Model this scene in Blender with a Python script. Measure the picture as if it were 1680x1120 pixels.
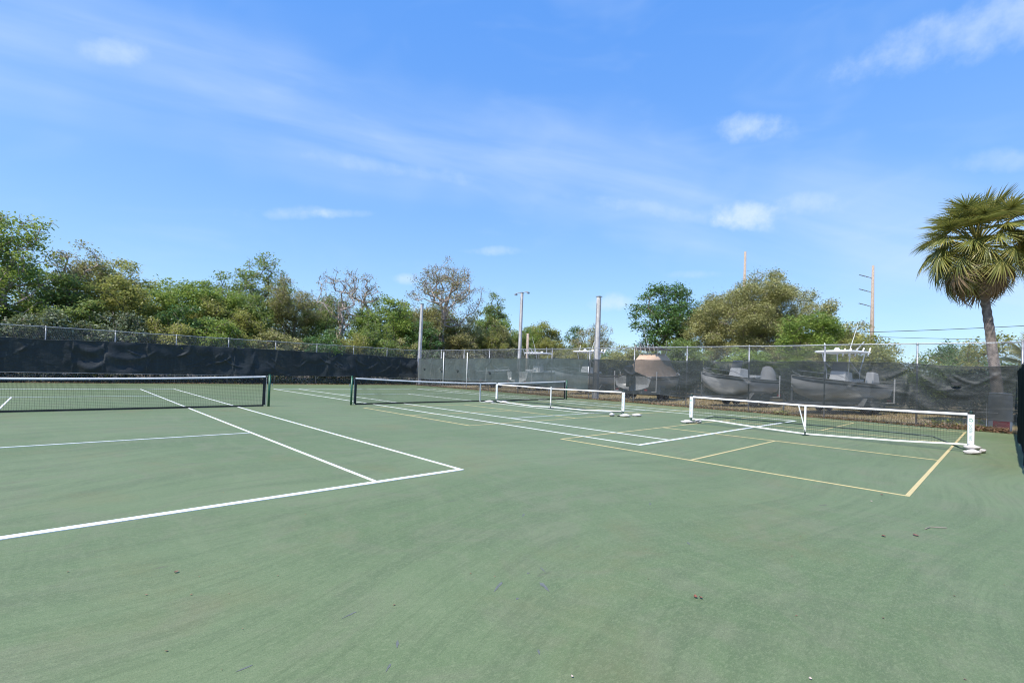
import bpy, bmesh, math, random
import numpy as np
from mathutils import Vector, Matrix

# ------------------------------------------------------------------ clear
for o in list(bpy.data.objects):
    bpy.data.objects.remove(o, do_unlink=True)
scene = bpy.context.scene
COL = scene.collection
R = math.radians

# ------------------------------------------------------------------ camera
cam_d = bpy.data.cameras.new('camera')
cam = bpy.data.objects.new('camera', cam_d)
COL.objects.link(cam)
YAW, PIT, ROLL, FPX = 0.7660, 0.0219, 0.0342, 779.4755
fw = Vector((math.sin(YAW) * math.cos(PIT), math.cos(YAW) * math.cos(PIT), math.sin(PIT)))
rt = Vector((math.cos(YAW), -math.sin(YAW), 0))
up = rt.cross(fw)
rt2 = rt * math.cos(ROLL) + up * math.sin(ROLL)
up2 = -rt * math.sin(ROLL) + up * math.cos(ROLL)
m = Matrix((rt2, up2, -fw)).transposed().to_4x4()
m.translation = Vector((1.0256, -17.4673, 1.4939))
cam.matrix_world = m
cam_d.sensor_fit = 'HORIZONTAL'
cam_d.sensor_width = 36.0
cam_d.lens = 36.0 * FPX / 1680.0
cam_d.shift_y = 31.675 / 1680.0
cam_d.clip_start = 0.05
cam_d.clip_end = 3000
scene.camera = cam

# ------------------------------------------------------------------ exposure / render
scene.render.engine = 'CYCLES'
scene.view_settings.view_transform = 'Standard'
scene.view_settings.look = 'None'
scene.view_settings.exposure = 0.95
scene.view_settings.gamma = 1.0
scene.view_settings.use_curve_mapping = False
scene.cycles.use_denoising = True
scene.cycles.max_bounces = 5
scene.cycles.diffuse_bounces = 3
scene.cycles.glossy_bounces = 2
scene.cycles.transmission_bounces = 3
scene.cycles.transparent_max_bounces = 24
scene.cycles.use_adaptive_sampling = False
scene.cycles.pixel_filter_type = 'BLACKMAN_HARRIS'
scene.cycles.filter_width = 1.1

# ------------------------------------------------------------------ node helpers
class NT:
    def __init__(s, tree):
        s.t = tree
        s.n = tree.nodes
        s.l = tree.links

    def node(s, typ, **kw):
        n = s.n.new(typ)
        for k, v in kw.items():
            setattr(n, k, v)
        return n

    def put(s, sock, v):
        if v is None:
            return
        if isinstance(v, bpy.types.NodeSocket):
            s.l.new(v, sock)
        else:
            sock.default_value = v

    def math(s, op, a, b=None, c=None, clamp=False):
        n = s.node('ShaderNodeMath', operation=op, use_clamp=clamp)
        s.put(n.inputs[0], a)
        if b is not None:
            s.put(n.inputs[1], b)
        if c is not None:
            s.put(n.inputs[2], c)
        return n.outputs[0]

    def vmath(s, op, a, b=None, scale=None):
        n = s.node('ShaderNodeVectorMath', operation=op)
        s.put(n.inputs[0], a)
        if b is not None:
            s.put(n.inputs[1], b)
        if scale is not None:
            s.put(n.inputs['Scale'], scale)
        return n.outputs['Value'] if op in ('DOT_PRODUCT', 'LENGTH', 'DISTANCE') else n.outputs['Vector']

    def mix(s, f, a, b, blend='MIX'):
        n = s.node('ShaderNodeMix', data_type='RGBA', blend_type=blend)
        s.put(n.inputs[0], f)
        s.put(n.inputs[6], a if not isinstance(a, tuple) or len(a) == 4 else a + (1,))
        s.put(n.inputs[7], b if not isinstance(b, tuple) or len(b) == 4 else b + (1,))
        return n.outputs[2]

    def noise(s, vec, scale, detail=3, rough=0.5, dist=0.0):
        n = s.node('ShaderNodeTexNoise')
        s.put(n.inputs['Vector'], vec)
        n.inputs['Scale'].default_value = scale
        n.inputs['Detail'].default_value = detail
        n.inputs['Roughness'].default_value = rough
        n.inputs['Distortion'].default_value = dist
        return n.outputs[0]

    def ramp(s, fac, lo, hi, a=0.0, b=1.0):
        n = s.node('ShaderNodeMapRange', interpolation_type='SMOOTHSTEP')
        s.put(n.inputs[0], fac)
        for i, v in enumerate((lo, hi, a, b)):
            n.inputs[i + 1].default_value = v
        return n.outputs[0]

    def mapping(s, vec, scale=(1, 1, 1), rot=(0, 0, 0), loc=(0, 0, 0)):
        n = s.node('ShaderNodeMapping')
        s.put(n.inputs[0], vec)
        n.inputs['Scale'].default_value = scale
        n.inputs['Rotation'].default_value = rot
        n.inputs['Location'].default_value = loc
        return n.outputs[0]

    def bump(s, h, strength=0.3, dist=0.01):
        n = s.node('ShaderNodeBump')
        n.inputs['Strength'].default_value = strength
        n.inputs['Distance'].default_value = dist
        s.put(n.inputs['Height'], h)
        return n.outputs[0]


# ------------------------------------------------------------------ sky and sun
SUN_DIR = Vector((-0.580, -0.030, 0.81)).normalized()      # towards the sun
world = bpy.data.worlds.new('World')
scene.world = world
world.use_nodes = True
W = NT(world.node_tree)
W.n.clear()
world.cycles.sampling_method = 'MANUAL'
world.cycles.sample_map_resolution = 256
sky = W.node('ShaderNodeTexSky', sky_type='NISHITA')
sky.sun_disc = False
sky.sun_elevation = math.asin(SUN_DIR.z)
sky.sun_rotation = math.atan2(SUN_DIR.x, SUN_DIR.y)
sky.altitude = 0
sky.air_density = 1.0
sky.dust_density = 0.3
sky.ozone_density = 2.2
tc = W.node('ShaderNodeTexCoord')
D = tc.outputs['Generated']


def pixdir(u, v):
    x = (u - 840) / FPX
    y = -(v - 560 - 31.675) / FPX
    return (fw + rt2 * x + up2 * y).normalized()


hs = W.node('ShaderNodeHueSaturation')
hs.inputs['Hue'].default_value = 0.508
hs.inputs['Saturation'].default_value = 1.18
hs.inputs['Value'].default_value = 0.9
W.put(hs.inputs['Color'], sky.outputs[0])
# the air near the horizon is a pale clear blue in the picture, not cream
sepz = W.node('ShaderNodeSeparateXYZ')
W.put(sepz.inputs[0], D)
zz = W.math('ABSOLUTE', sepz.outputs[2])
hz = W.math('POWER', W.math('SUBTRACT', 1.0, zz, clamp=True), 2.6)
grad = W.mix(hz, (0.34, 1.22, 3.45, 1), (1.75, 2.80, 3.80, 1))
sky_col = W.mix(0.80, hs.outputs[0], grad)
# thin high cloud: one long streak plus wisps everywhere
a_, b_ = pixdir(120, 105), pixdir(1330, 375)
nrm = a_.cross(b_).normalized()
wob = W.noise(D, 4.8, 2, 0.5)
bd = W.math('ADD', W.vmath('DOT_PRODUCT', D, tuple(nrm)), W.math('MULTIPLY', W.math('SUBTRACT', wob, 0.5), 0.16))
band = W.ramp(W.math('ABSOLUTE', bd), 0.14, 0.0)
mid = pixdir(760, 235)
axis = nrm.cross(mid).normalized()
# coordinates stretched along the streak
comb = W.node('ShaderNodeCombineXYZ')
W.put(comb.inputs[0], W.math('MULTIPLY', W.vmath('DOT_PRODUCT', D, tuple(axis)), 2.2))
W.put(comb.inputs[1], W.math('MULTIPLY', W.vmath('DOT_PRODUCT', D, tuple(nrm)), 15.0))
W.put(comb.inputs[2], W.vmath('DOT_PRODUCT', D, tuple(mid)))
st = W.noise(comb.outputs[0], 1.1, 5, 0.5, 0.3)
streak = W.math('MULTIPLY', band, W.ramp(st, 0.05, 1.0))
wis = W.ramp(W.noise(W.mapping(D, (2.0, 2.0, 5.0)), 2.0, 3, 0.6, 0.8), 0.48, 0.85)
dens = W.math('ADD', W.math('MULTIPLY', streak, 0.46), W.math('MULTIPLY', wis, 0.10))
pn = W.noise(D, 26.0, 4, 0.6, 0.0)
pnb = W.noise(D, 9.0, 2, 0.55, 0.0)
puffs = [(475, 350, 85, 13, .5), (185, 84, 56, 22, .42), (1232, 211, 66, 26, .75), (1222, 354, 62, 26, .85),
         (1600, 50, 210, 48, .62), (815, 412, 60, 9, .5), (1008, 497, 46, 18, .8), (668, 457, 26, 11, .7),
         (1640, 265, 60, 22, .4), (1150, 450, 60, 9, .45), (1325, 335, 60, 22, .4), (1100, 348, 180, 14, .28),
         (640, 275, 150, 14, .25), (560, 350, 60, 8, .35)]
for (u, v, a, b, st_) in puffs:
    c = pixdir(u, v)
    t = math.radians(-16 if (u, v) == (1600, 50) else (9 if u in (1100, 640) else 0))
    r_ = (rt2 * math.cos(t) - up2 * math.sin(t))
    r_ = (r_ - c * r_.dot(c)).normalized()
    u_ = c.cross(r_).normalized()
    if u_.dot(up2) < 0:
        u_ = -u_
    k = 1.0 / (1 + ((u - 840) / FPX) ** 2 + ((v - 592) / FPX) ** 2) ** 0.5
    ex = W.math('MULTIPLY', W.vmath('DOT_PRODUCT', D, tuple(r_)), FPX / (a * k))
    ey = W.math('MULTIPLY', W.vmath('DOT_PRODUCT', D, tuple(u_)), FPX / (b * k))
    e = W.math('ADD', W.math('MULTIPLY', ex, ex), W.math('MULTIPLY', ey, ey))
    front = W.math('GREATER_THAN', W.vmath('DOT_PRODUCT', D, tuple(c)), 0.0)
    e = W.math('ADD', e, W.math('ADD', W.math('MULTIPLY', pn, 2.3), W.math('MULTIPLY', pnb, 1.6)))
    dn = W.math('MULTIPLY', W.ramp(e, 3.0, 1.1, 0.0, st_ * 0.8), front)
    dens = W.math('ADD', dens, dn)
dens = W.math('MULTIPLY', dens, W.ramp(sepz.outputs[2], 0.0, 0.06), clamp=True)
sky_fin = W.mix(dens, sky_col, (2.75, 3.25, 3.75, 1))
bg = W.node('ShaderNodeBackground')
bg.inputs['Strength'].default_value = 0.15
W.put(bg.inputs['Color'], sky_fin)
out = W.node('ShaderNodeOutputWorld')
W.l.new(bg.outputs[0], out.inputs[0])

sun_d = bpy.data.lights.new('sun', 'SUN')
sun_d.energy = 3.3
sun_d.angle = R(0.53)
sun_d.color = (1.0, 0.955, 0.88)
sun = bpy.data.objects.new('sun', sun_d)
COL.objects.link(sun)
sun.rotation_euler = SUN_DIR.to_track_quat('Z', 'Y').to_euler()

# ------------------------------------------------------------------ object helpers
def tag(o, label=None, cat=None, group=None, kind=None):
    if label:
        o['label'] = label
    if cat:
        o['category'] = cat
    if group:
        o['group'] = group
    if kind:
        o['kind'] = kind
    return o


def link(o, parent=None):
    COL.objects.link(o)
    if parent is not None:
        o.parent = parent
    return o


def empty(name, loc=(0, 0, 0), rz=0.0):
    o = bpy.data.objects.new(name, None)
    o.empty_display_size = 0.2
    o.location = loc
    o.rotation_euler = (0, 0, rz)
    return link(o)


class MB:
    """collects shapes into one mesh"""
    def __init__(s):
        s.v = []
        s.f = []

    def add(s, vs, fs):
        b = len(s.v)
        s.v += [tuple(p) for p in vs]
        s.f += [tuple(i + b for i in f) for f in fs]
        return s

    def box(s, lo, hi):
        x0, y0, z0 = lo
        x1, y1, z1 = hi
        vs = [(x0, y0, z0), (x1, y0, z0), (x1, y1, z0), (x0, y1, z0), (x0, y0, z1), (x1, y0, z1), (x1, y1, z1), (x0, y1, z1)]
        fs = [(0, 3, 2, 1), (4, 5, 6, 7), (0, 1, 5, 4), (1, 2, 6, 5), (2, 3, 7, 6), (3, 0, 4, 7)]
        return s.add(vs, fs)

    def quad(s, a, b, c, d):
        return s.add([a, b, c, d], [(0, 1, 2, 3)])

    def tube(s, pts, rad, n=8, caps=True):
        pts = [Vector(p) for p in pts]
        if not isinstance(rad, (list, tuple)):
            rad = [rad] * len(pts)
        vs, fs = [], []
        prev = None
        for i, p in enumerate(pts):
            d = (pts[min(i + 1, len(pts) - 1)] - pts[max(i - 1, 0)])
            if d.length < 1e-9:
                d = Vector((0, 0, 1))
            d.normalize()
            ref = prev if prev is not None else (Vector((1, 0, 0)) if abs(d.x) < 0.8 else Vector((0, 1, 0)))
            a = (ref - d * ref.dot(d))
            if a.length < 1e-6:
                a = d.orthogonal()
            a.normalize()
            prev = a
            b = d.cross(a)
            for k in range(n):
                t = 2 * math.pi * k / n
                vs.append(p + (a * math.cos(t) + b * math.sin(t)) * rad[i])
        for i in range(len(pts) - 1):
            for k in range(n):
                k2 = (k + 1) % n
                fs.append((i * n + k, i * n + k2, (i + 1) * n + k2, (i + 1) * n + k))
        if caps:
            fs.append(tuple(range(n - 1, -1, -1)))
            fs.append(tuple((len(pts) - 1) * n + k for k in range(n)))
        return s.add(vs, fs)

    def lathe(s, prof, c=(0, 0, 0), n=16, axis='Z'):
        vs, fs = [], []
        for (r, z) in prof:
            for k in range(n):
                t = 2 * math.pi * k / n
                p = (r * math.cos(t), r * math.sin(t), z)
                if axis == 'Y':
                    p = (p[0], p[2], p[1])
                vs.append((p[0] + c[0], p[1] + c[1], p[2] + c[2]))
        for i in range(len(prof) - 1):
            for k in range(n):
                k2 = (k + 1) % n
                fs.append((i * n + k, i * n + k2, (i + 1) * n + k2, (i + 1) * n + k))
        fs.append(tuple(range(n - 1, -1, -1)))
        fs.append(tuple((len(prof) - 1) * n + k for k in range(n)))
        return s.add(vs, fs)

    def build(s, name, mat, parent=None, smooth=False, bevel=0.0):
        me = bpy.data.meshes.new(name)
        me.from_pydata(s.v, [], s.f)
        if bevel > 0:
            bm = bmesh.new()
            bm.from_mesh(me)
            bmesh.ops.remove_doubles(bm, verts=bm.verts, dist=1e-5)
            bmesh.ops.bevel(bm, geom=list(bm.edges), offset=bevel, segments=2, affect='EDGES', profile=0.6)
            bm.to_mesh(me)
            bm.free()
        if smooth:
            me.polygons.foreach_set('use_smooth', [True] * len(me.polygons))
        me.materials.append(mat)
        me.update()
        o = bpy.data.objects.new(name, me)
        return link(o, parent)


def np_mesh(name, V, F, mat, parent=None, attr=None, smooth=False):
    """V (n,3) float, F (k,q) int with equal polygon size"""
    V = np.asarray(V, np.float32)
    F = np.asarray(F, np.int32)
    me = bpy.data.meshes.new(name)
    me.vertices.add(len(V))
    me.vertices.foreach_set('co', V.ravel())
    q = F.shape[1]
    me.loops.add(F.size)
    me.loops.foreach_set('vertex_index', F.ravel())
    me.polygons.add(len(F))
    me.polygons.foreach_set('loop_start', np.arange(0, F.size, q, dtype=np.int32))
    me.polygons.foreach_set('loop_total', np.full(len(F), q, np.int32))
    me.update(calc_edges=True)
    if attr is not None:
        a = me.attributes.new('leafv', 'FLOAT', 'POINT')
        a.data.foreach_set('value', np.asarray(attr, np.float32))
    if smooth:
        me.polygons.foreach_set('use_smooth', [True] * len(me.polygons))
    me.materials.append(mat)
    me.validate()
    o = bpy.data.objects.new(name, me)
    return link(o, parent)


def rods(P0, P1, r, n=4):
    """many straight rods at once -> V, F"""
    P0 = np.asarray(P0, float)
    P1 = np.asarray(P1, float)
    d = P1 - P0
    d /= np.linalg.norm(d, axis=1, keepdims=True) + 1e-12
    ref = np.where(np.abs(d[:, :1]) < 0.9, np.array([[1.0, 0, 0]]), np.array([[0, 1.0, 0]]))
    a = np.cross(d, ref)
    a /= np.linalg.norm(a, axis=1, keepdims=True)
    b = np.cross(d, a)
    rings = []
    for P in (P0, P1):
        for k in range(n):
            t = 2 * math.pi * k / n + 0.4
            rings.append(P + (a * math.cos(t) + b * math.sin(t)) * r)
    V = np.stack(rings, 1).reshape(-1, 3)
    base = np.arange(len(P0))[:, None] * (2 * n)
    F = []
    for k in range(n):
        k2 = (k + 1) % n
        F.append(np.concatenate([base + k, base + k2, base + n + k2, base + n + k], 1))
    return V, np.concatenate(F, 0)


# ------------------------------------------------------------------ materials
def new_mat(name):
    mt = bpy.data.materials.new(name)
    mt.use_nodes = True
    t = NT(mt.node_tree)
    p = t.n['Principled BSDF']
    return mt, t, p


def simple(name, col, rough=0.5, metal=0.0, var=0.12, vscale=6.0, bump=0.0, bscale=60.0, spec=0.5, dirt=None):
    mt, t, p = new_mat(name)
    co = t.node('ShaderNodeTexCoord').outputs['Object']
    n = t.noise(co, vscale, 5, 0.6)
    f = t.ramp(n, 0.3, 0.7)
    dark = tuple(c * (1 - var) for c in col) if dirt is None else dirt
    t.put(p.inputs['Base Color'], t.mix(f if dirt is None else t.ramp(n, 0.52, 0.75, 0, 0.6), col if dirt is not None else dark,
                                        tuple(min(1, c * (1 + var)) for c in col) if dirt is None else dirt))
    p.inputs['Roughness'].default_value = rough
    p.inputs['Metallic'].default_value = metal
    p.inputs['Specular IOR Level'].default_value = spec
    if bump > 0:
        t.put(p.inputs['Normal'], t.bump(t.noise(co, bscale, 4, 0.6), bump, 0.02))
    return mt


def mat_court():
    mt, t, p = new_mat('green_acrylic')
    co = t.node('ShaderNodeTexCoord').outputs['Object']
    big = t.noise(co, 0.22, 4, 0.55, 0.6)
    mid = t.noise(co, 1.3, 6, 0.65, 1.2)
    warp = t.node('ShaderNodeVectorMath', operation='ADD')
    wn = t.node('ShaderNodeTexNoise')
    wn.inputs['Scale'].default_value = 0.16
    wn.inputs['Detail'].default_value = 1.0
    t.put(wn.inputs['Vector'], co)
    t.put(warp.inputs[0], co)
    t.put(warp.inputs[1], t.vmath('SCALE', wn.outputs[1], scale=4.5))
    wc = warp.outputs[0]
    # sweeping marks of the squeegee: long, curved by the slow warp
    st1 = t.noise(t.mapping(wc, (0.22, 3.0, 1), (0, 0, R(-20))), 1.5, 7, 0.68, 0.3)
    st2 = t.noise(t.mapping(wc, (3.4, 0.30, 1), (0, 0, R(16))), 1.6, 7, 0.68, 0.4)
    st3 = t.noise(t.mapping(wc, (0.5, 14.0, 1), (0, 0, R(-38))), 1.4, 5, 0.7, 0.3)
    swirl = t.noise(co, 6.0, 6, 0.7, 2.4)
    fine = t.noise(t.mapping(co, (1, 2.2, 1), (0, 0, R(30))), 30, 5, 0.8, 0.9)
    grit = t.noise(co, 120, 3, 0.75)
    c = t.mix(t.ramp(big, 0.38, 0.62), (0.113, 0.161, 0.069), (0.148, 0.193, 0.093))
    c = t.mix(t.ramp(mid, 0.45, 0.66, 0, 0.75), c, (0.158, 0.174, 0.099))
    c = t.mix(t.ramp(st1, 0.45, 0.64, 0, 0.52), c, (0.090, 0.124, 0.058))
    c = t.mix(t.ramp(st2, 0.47, 0.72, 0, 0.36), c, (0.177, 0.215, 0.110))
    c = t.mix(t.ramp(st3, 0.48, 0.66, 0, 0.48), c, (0.097, 0.132, 0.059))
    c = t.mix(t.ramp(swirl, 0.48, 0.68, 0, 0.35), c, (0.181, 0.222, 0.112))
    c = t.mix(t.ramp(fine, 0.48, 0.62, 0, 0.52), c, (0.203, 0.242, 0.126))
    c = t.mix(t.ramp(grit, 0.48, 0.64, 0, 0.4), c, (0.080, 0.103, 0.049))
    # scuffs of shoes and faint reddish mould
    sc = t.noise(t.mapping(co, (2.2, 9.0, 1), (0, 0, R(35))), 1.0, 3, 0.5)
    gate = t.ramp(t.noise(co, 0.9, 2, 0.5), 0.50, 0.66)
    c = t.mix(t.math('MULTIPLY', t.ramp(sc, 0.66, 0.76), t.math('MULTIPLY', gate, 0.7)), c, (0.104, 0.089, 0.070))
    rd = t.noise(co, 0.55, 6, 0.65, 0.3)
    c = t.mix(t.ramp(rd, 0.52, 0.76, 0, 0.34), c, (0.179, 0.149, 0.068))
    t.put(p.inputs['Base Color'], c)
    p.inputs['Roughness'].default_value = 0.6
    p.inputs['Specular IOR Level'].default_value = 0.32
    t.put(p.inputs['Normal'], t.bump(t.math('ADD', grit, t.math('MULTIPLY', fine, 0.7)), 0.5, 0.006))
    return mt


def mat_line(name, col, worn):
    mt, t, p = new_mat(name)
    co = t.node('ShaderNodeTexCoord').outputs['Object']
    g = t.noise(co, 90, 4, 0.75)
    b = t.noise(co, 2.2, 4, 0.6)
    w = t.math('MULTIPLY', t.ramp(g, 0.42, 0.66), t.ramp(b, 0.35, 0.65, 0.12, 0.75))
    c = t.mix(w, col, worn)
    t.put(p.inputs['Base Color'], c)
    p.inputs['Roughness'].default_value = 0.6
    t.put(p.inputs['Normal'], t.bump(g, 0.2, 0.003))
    return mt


def mat_ground():
    mt, t, p = new_mat('dry_ground')
    co = t.node('ShaderNodeTexCoord').outputs['Object']
    a = t.noise(co, 0.35, 5, 0.6)
    b = t.noise(co, 3.0, 6, 0.7)
    g = t.noise(co, 40, 4, 0.7)
    c = t.mix(t.ramp(a, 0.4, 0.65), (0.30, 0.215, 0.115), (0.235, 0.20, 0.085))
    c = t.mix(t.ramp(b, 0.45, 0.7, 0, 0.7), c, (0.36, 0.28, 0.18))
    c = t.mix(t.ramp(g, 0.45, 0.7, 0, 0.6), c, (0.13, 0.10, 0.055))
    t.put(p.inputs['Base Color'], c)
    p.inputs['Roughness'].default_value = 0.95
    t.put(p.inputs['Normal'], t.bump(t.math('ADD', b, g), 0.7, 0.04))
    return mt


def mat_forest_floor():
    mt, t, p = new_mat('leaf_mould')
    co = t.node('ShaderNodeTexCoord').outputs['Object']
    b = t.noise(co, 5.0, 6, 0.7)
    t.put(p.inputs['Base Color'], t.mix(t.ramp(b, 0.4, 0.65), (0.055, 0.04, 0.024), (0.14, 0.10, 0.055)))
    p.inputs['Roughness'].default_value = 0.95
    t.put(p.inputs['Normal'], t.bump(b, 0.7, 0.05))
    return mt


def mat_leaf(name, cols, trans=0.5, rough=0.45, scale=0.9):
    """cols: 3 colours dark..light, chosen leaf by leaf and clump by clump"""
    mt, t, p = new_mat(name)
    at = t.node('ShaderNodeAttribute', attribute_name='leafv')
    co = t.node('ShaderNodeTexCoord').outputs['Object']
    n = t.noise(co, scale, 3, 0.5)
    f = t.math('ADD', t.math('MULTIPLY', at.outputs['Fac'], 0.62), t.math('MULTIPLY', t.math('SUBTRACT', n, 0.3), 0.75), clamp=True)
    cr = t.node('ShaderNodeValToRGB')
    t.put(cr.inputs[0], f)
    el = cr.color_ramp.elements
    el[0].position = 0.12
    el[0].color = cols[0] + (1,)
    el[1].position = 0.92
    el[1].color = cols[2] + (1,)
    e = el.new(0.5)
    e.color = cols[1] + (1,)
    t.put(p.inputs['Base Color'], cr.outputs[0])
    p.inputs['Roughness'].default_value = rough
    p.inputs['Specular IOR Level'].default_value = 0.35
    tr = t.node('ShaderNodeBsdfTranslucent')
    t.put(tr.inputs['Color'], t.mix(0.5, cr.outputs[0], (0.28, 0.32, 0.08)))
    mx = t.node('ShaderNodeMixShader')
    mx.inputs[0].default_value = trans
    t.l.new(p.outputs[0], mx.inputs[1])
    t.l.new(tr.outputs[0], mx.inputs[2])
    t.l.new(mx.outputs[0], t.n['Material Output'].inputs[0])
    return mt


def mat_screen(name, col, see, pale, dull=False):
    """woven shade cloth: mostly opaque weave, a share of holes"""
    mt, t, p = new_mat(name)
    co = t.node('ShaderNodeTexCoord').outputs['Object']
    n1 = t.noise(co, 0.9, 5, 0.6, 0.4)
    n2 = t.noise(t.mapping(co, (6, 6, 0.6)), 1.5, 4, 0.6)
    wv = t.noise(t.mapping(co, (1, 1, 1)), 120, 2, 0.6)
    c = t.mix(t.ramp(n1, 0.35, 0.7), tuple(x * 0.8 for x in col), tuple(x * 1.2 for x in col))
    c = t.mix(t.ramp(n2, 0.45, 0.8, 0, 0.5), c, pale)
    c = t.mix(t.ramp(wv, 0.4, 0.7, 0, 0.3), c, tuple(x * 0.6 for x in col))
    t.put(p.inputs['Base Color'], c)
    p.inputs['Roughness'].default_value = 0.55
    p.inputs['Specular IOR Level'].default_value = 0.4
    p.inputs['Sheen Weight'].default_value = 0.0 if dull else 0.25
    if dull:
        p.inputs['Roughness'].default_value = 0.95
        p.inputs['Specular IOR Level'].default_value = 0.05
    wr = t.noise(t.mapping(co, (1.6, 1.6, 3.5)), 1.2, 6, 0.62, 0.9)
    t.put(p.inputs['Normal'], t.bump(wr, 0.55, 0.06))
    tr = t.node('ShaderNodeBsdfTransparent')
    mx = t.node('ShaderNodeMixShader')
    t.put(mx.inputs[0], t.math('ADD', see, t.math('MULTIPLY', t.math('SUBTRACT', n1, 0.5), 0.12), clamp=True))
    t.l.new(p.outputs[0], mx.inputs[1])
    t.l.new(tr.outputs[0], mx.inputs[2])
    t.l.new(mx.outputs[0], t.n['Material Output'].inputs[0])
    return mt


M = {}
M['court'] = mat_court()
M['white_line'] = mat_line('white_court_paint', (0.78, 0.78, 0.76), (0.36, 0.40, 0.36))
M['yellow_line'] = mat_line('cream_court_paint', (0.60, 0.47, 0.21), (0.28, 0.28, 0.17))
M['ground'] = mat_ground()
M['mould'] = mat_forest_floor()
M['galv'] = simple('galvanised_steel', (0.36, 0.37, 0.385), 0.42, 0.55, 0.2, 9, 0.15)
M['wire'] = simple('chain_link_wire', (0.36, 0.38, 0.40), 0.5, 0.4, 0.2, 4)
M['green_steel'] = simple('green_painted_steel', (0.016, 0.095, 0.05), 0.4, 0, 0.25, 7, 0.05)
M['black_cord'] = simple('black_net_cord', (0.022, 0.024, 0.026), 0.85, 0, 0.3, 5)
M['black_band'] = simple('black_net_band', (0.018, 0.019, 0.022), 0.8, 0, 0.3, 5)
M['tape'] = simple('white_net_tape', (0.62, 0.62, 0.61), 0.75, 0, 0.1, 3, 0.2, 30)
M['white_tape'] = simple('clean_white_tape', (0.70, 0.70, 0.69), 0.7, 0, 0.05, 3, 0.15, 30)
M['sleeve'] = simple('white_sleeve_vinyl', (0.80, 0.80, 0.80), 0.45, 0, 0.04, 3, 0.1, 12)
M['logo'] = simple('green_print', (0.02, 0.30, 0.17), 0.6, 0, 0.1, 8)
M['print'] = simple('grey_green_print', (0.30, 0.44, 0.40), 0.6, 0, 0.1, 8)
M['dark_tube'] = simple('dark_green_tube', (0.018, 0.045, 0.040), 0.4, 0.1, 0.2, 5)
M['bag'] = simple('white_sandbag_cloth', (0.58, 0.545, 0.535), 0.9, 0, 0.12, 7, 0.5, 22, dirt=(0.42, 0.37, 0.35))
M['rubber'] = simple('black_rubber', (0.02, 0.02, 0.02), 0.8, 0, 0.3, 9, 0.2)
M['concrete'] = simple('grey_concrete', (0.50, 0.47, 0.45), 0.85, 0, 0.16, 3.5, 0.3, 25)
M['wood_pole'] = simple('weathered_pole', (0.36, 0.285, 0.225), 0.85, 0, 0.2, 5, 0.3, 18)
M['cable'] = simple('black_cable', (0.02, 0.02, 0.022), 0.6)
M['pvc'] = simple('white_pvc', (0.78, 0.78, 0.78), 0.4, 0, 0.05, 3)
M['gelcoat'] = simple('white_gelcoat', (0.86, 0.86, 0.85), 0.25, 0, 0.05, 1.5)
M['grey_gel'] = simple('grey_gelcoat', (0.60, 0.62, 0.64), 0.3, 0, 0.08, 1.5)
M['navy_gel'] = simple('navy_gelcoat', (0.035, 0.05, 0.075), 0.25, 0, 0.1, 1.5)
M['black_gel'] = simple('black_engine_paint', (0.02, 0.021, 0.024), 0.3, 0, 0.1, 3)
M['tan_tarp'] = simple('tan_tarpaulin', (0.50, 0.35, 0.24), 0.85, 0, 0.12, 1.8, 0.6, 5)
M['grey_tarp'] = simple('grey_canvas_cover', (0.52, 0.52, 0.52), 0.85, 0, 0.1, 2.5, 0.8, 5)
M['canvas_dark'] = simple('brown_canvas', (0.055, 0.042, 0.036), 0.85, 0, 0.15, 3, 0.3, 12)
M['alu'] = simple('brushed_aluminium', (0.70, 0.70, 0.71), 0.35, 0.7, 0.1, 4)
M['smoked'] = simple('smoked_acrylic', (0.03, 0.035, 0.04), 0.1, 0, 0.1, 2)
M['rim'] = simple('pale_wheel_rim', (0.60, 0.60, 0.61), 0.4, 0.4, 0.15, 6)
M['red_lens'] = simple('red_plastic', (0.42, 0.02, 0.025), 0.3, 0, 0.15, 5)
M['red_crate'] = simple('red_crate_plastic', (0.27, 0.02, 0.03), 0.55, 0, 0.2, 7)
M['barrel'] = simple('grey_barrel_plastic', (0.30, 0.30, 0.31), 0.6, 0, 0.15, 4, 0.2)
M['bark'] = simple('grey_brown_bark', (0.16, 0.125, 0.10), 0.9, 0, 0.3, 4, 0.6, 12)
M['pale_bark'] = simple('pale_pinkish_bark', (0.42, 0.34, 0.30), 0.75, 0, 0.22, 2.5, 0.3, 12)
M['twig'] = simple('brown_twig', (0.27, 0.215, 0.18), 0.85, 0, 0.25, 4, 0.3, 15)
M['palm_bark'] = simple('palm_bark', (0.19, 0.155, 0.13), 0.95, 0, 0.5, 7, 1.0, 18)
M['petiole'] = simple('palm_petiole', (0.24, 0.26, 0.09), 0.5, 0, 0.2, 3)
M['leaf_mid'] = mat_leaf('mid_green_leaf', [(0.117, 0.1903, 0.0631), (0.2248, 0.3077, 0.0828), (0.364, 0.4307, 0.1405)])
M['leaf_bright'] = mat_leaf('bright_green_leaf', [(0.1461, 0.2388, 0.0494), (0.2551, 0.3551, 0.0671), (0.4, 0.46, 0.1095)])
M['leaf_yellow'] = mat_leaf('yellow_green_leaf', [(0.2182, 0.2373, 0.0668), (0.3564, 0.3499, 0.0947), (0.47, 0.4249, 0.1335)])
M['leaf_dark'] = mat_leaf('dark_glossy_leaf', [(0.0547, 0.1312, 0.0378), (0.1008, 0.2013, 0.056), (0.1829, 0.2705, 0.0699)], 0.25, 0.35)
M['leaf_olive'] = mat_leaf('olive_leaf', [(0.2471, 0.2442, 0.0954), (0.3753, 0.3566, 0.1378), (0.485, 0.475, 0.2252)], 0.3, 0.6)
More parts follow.
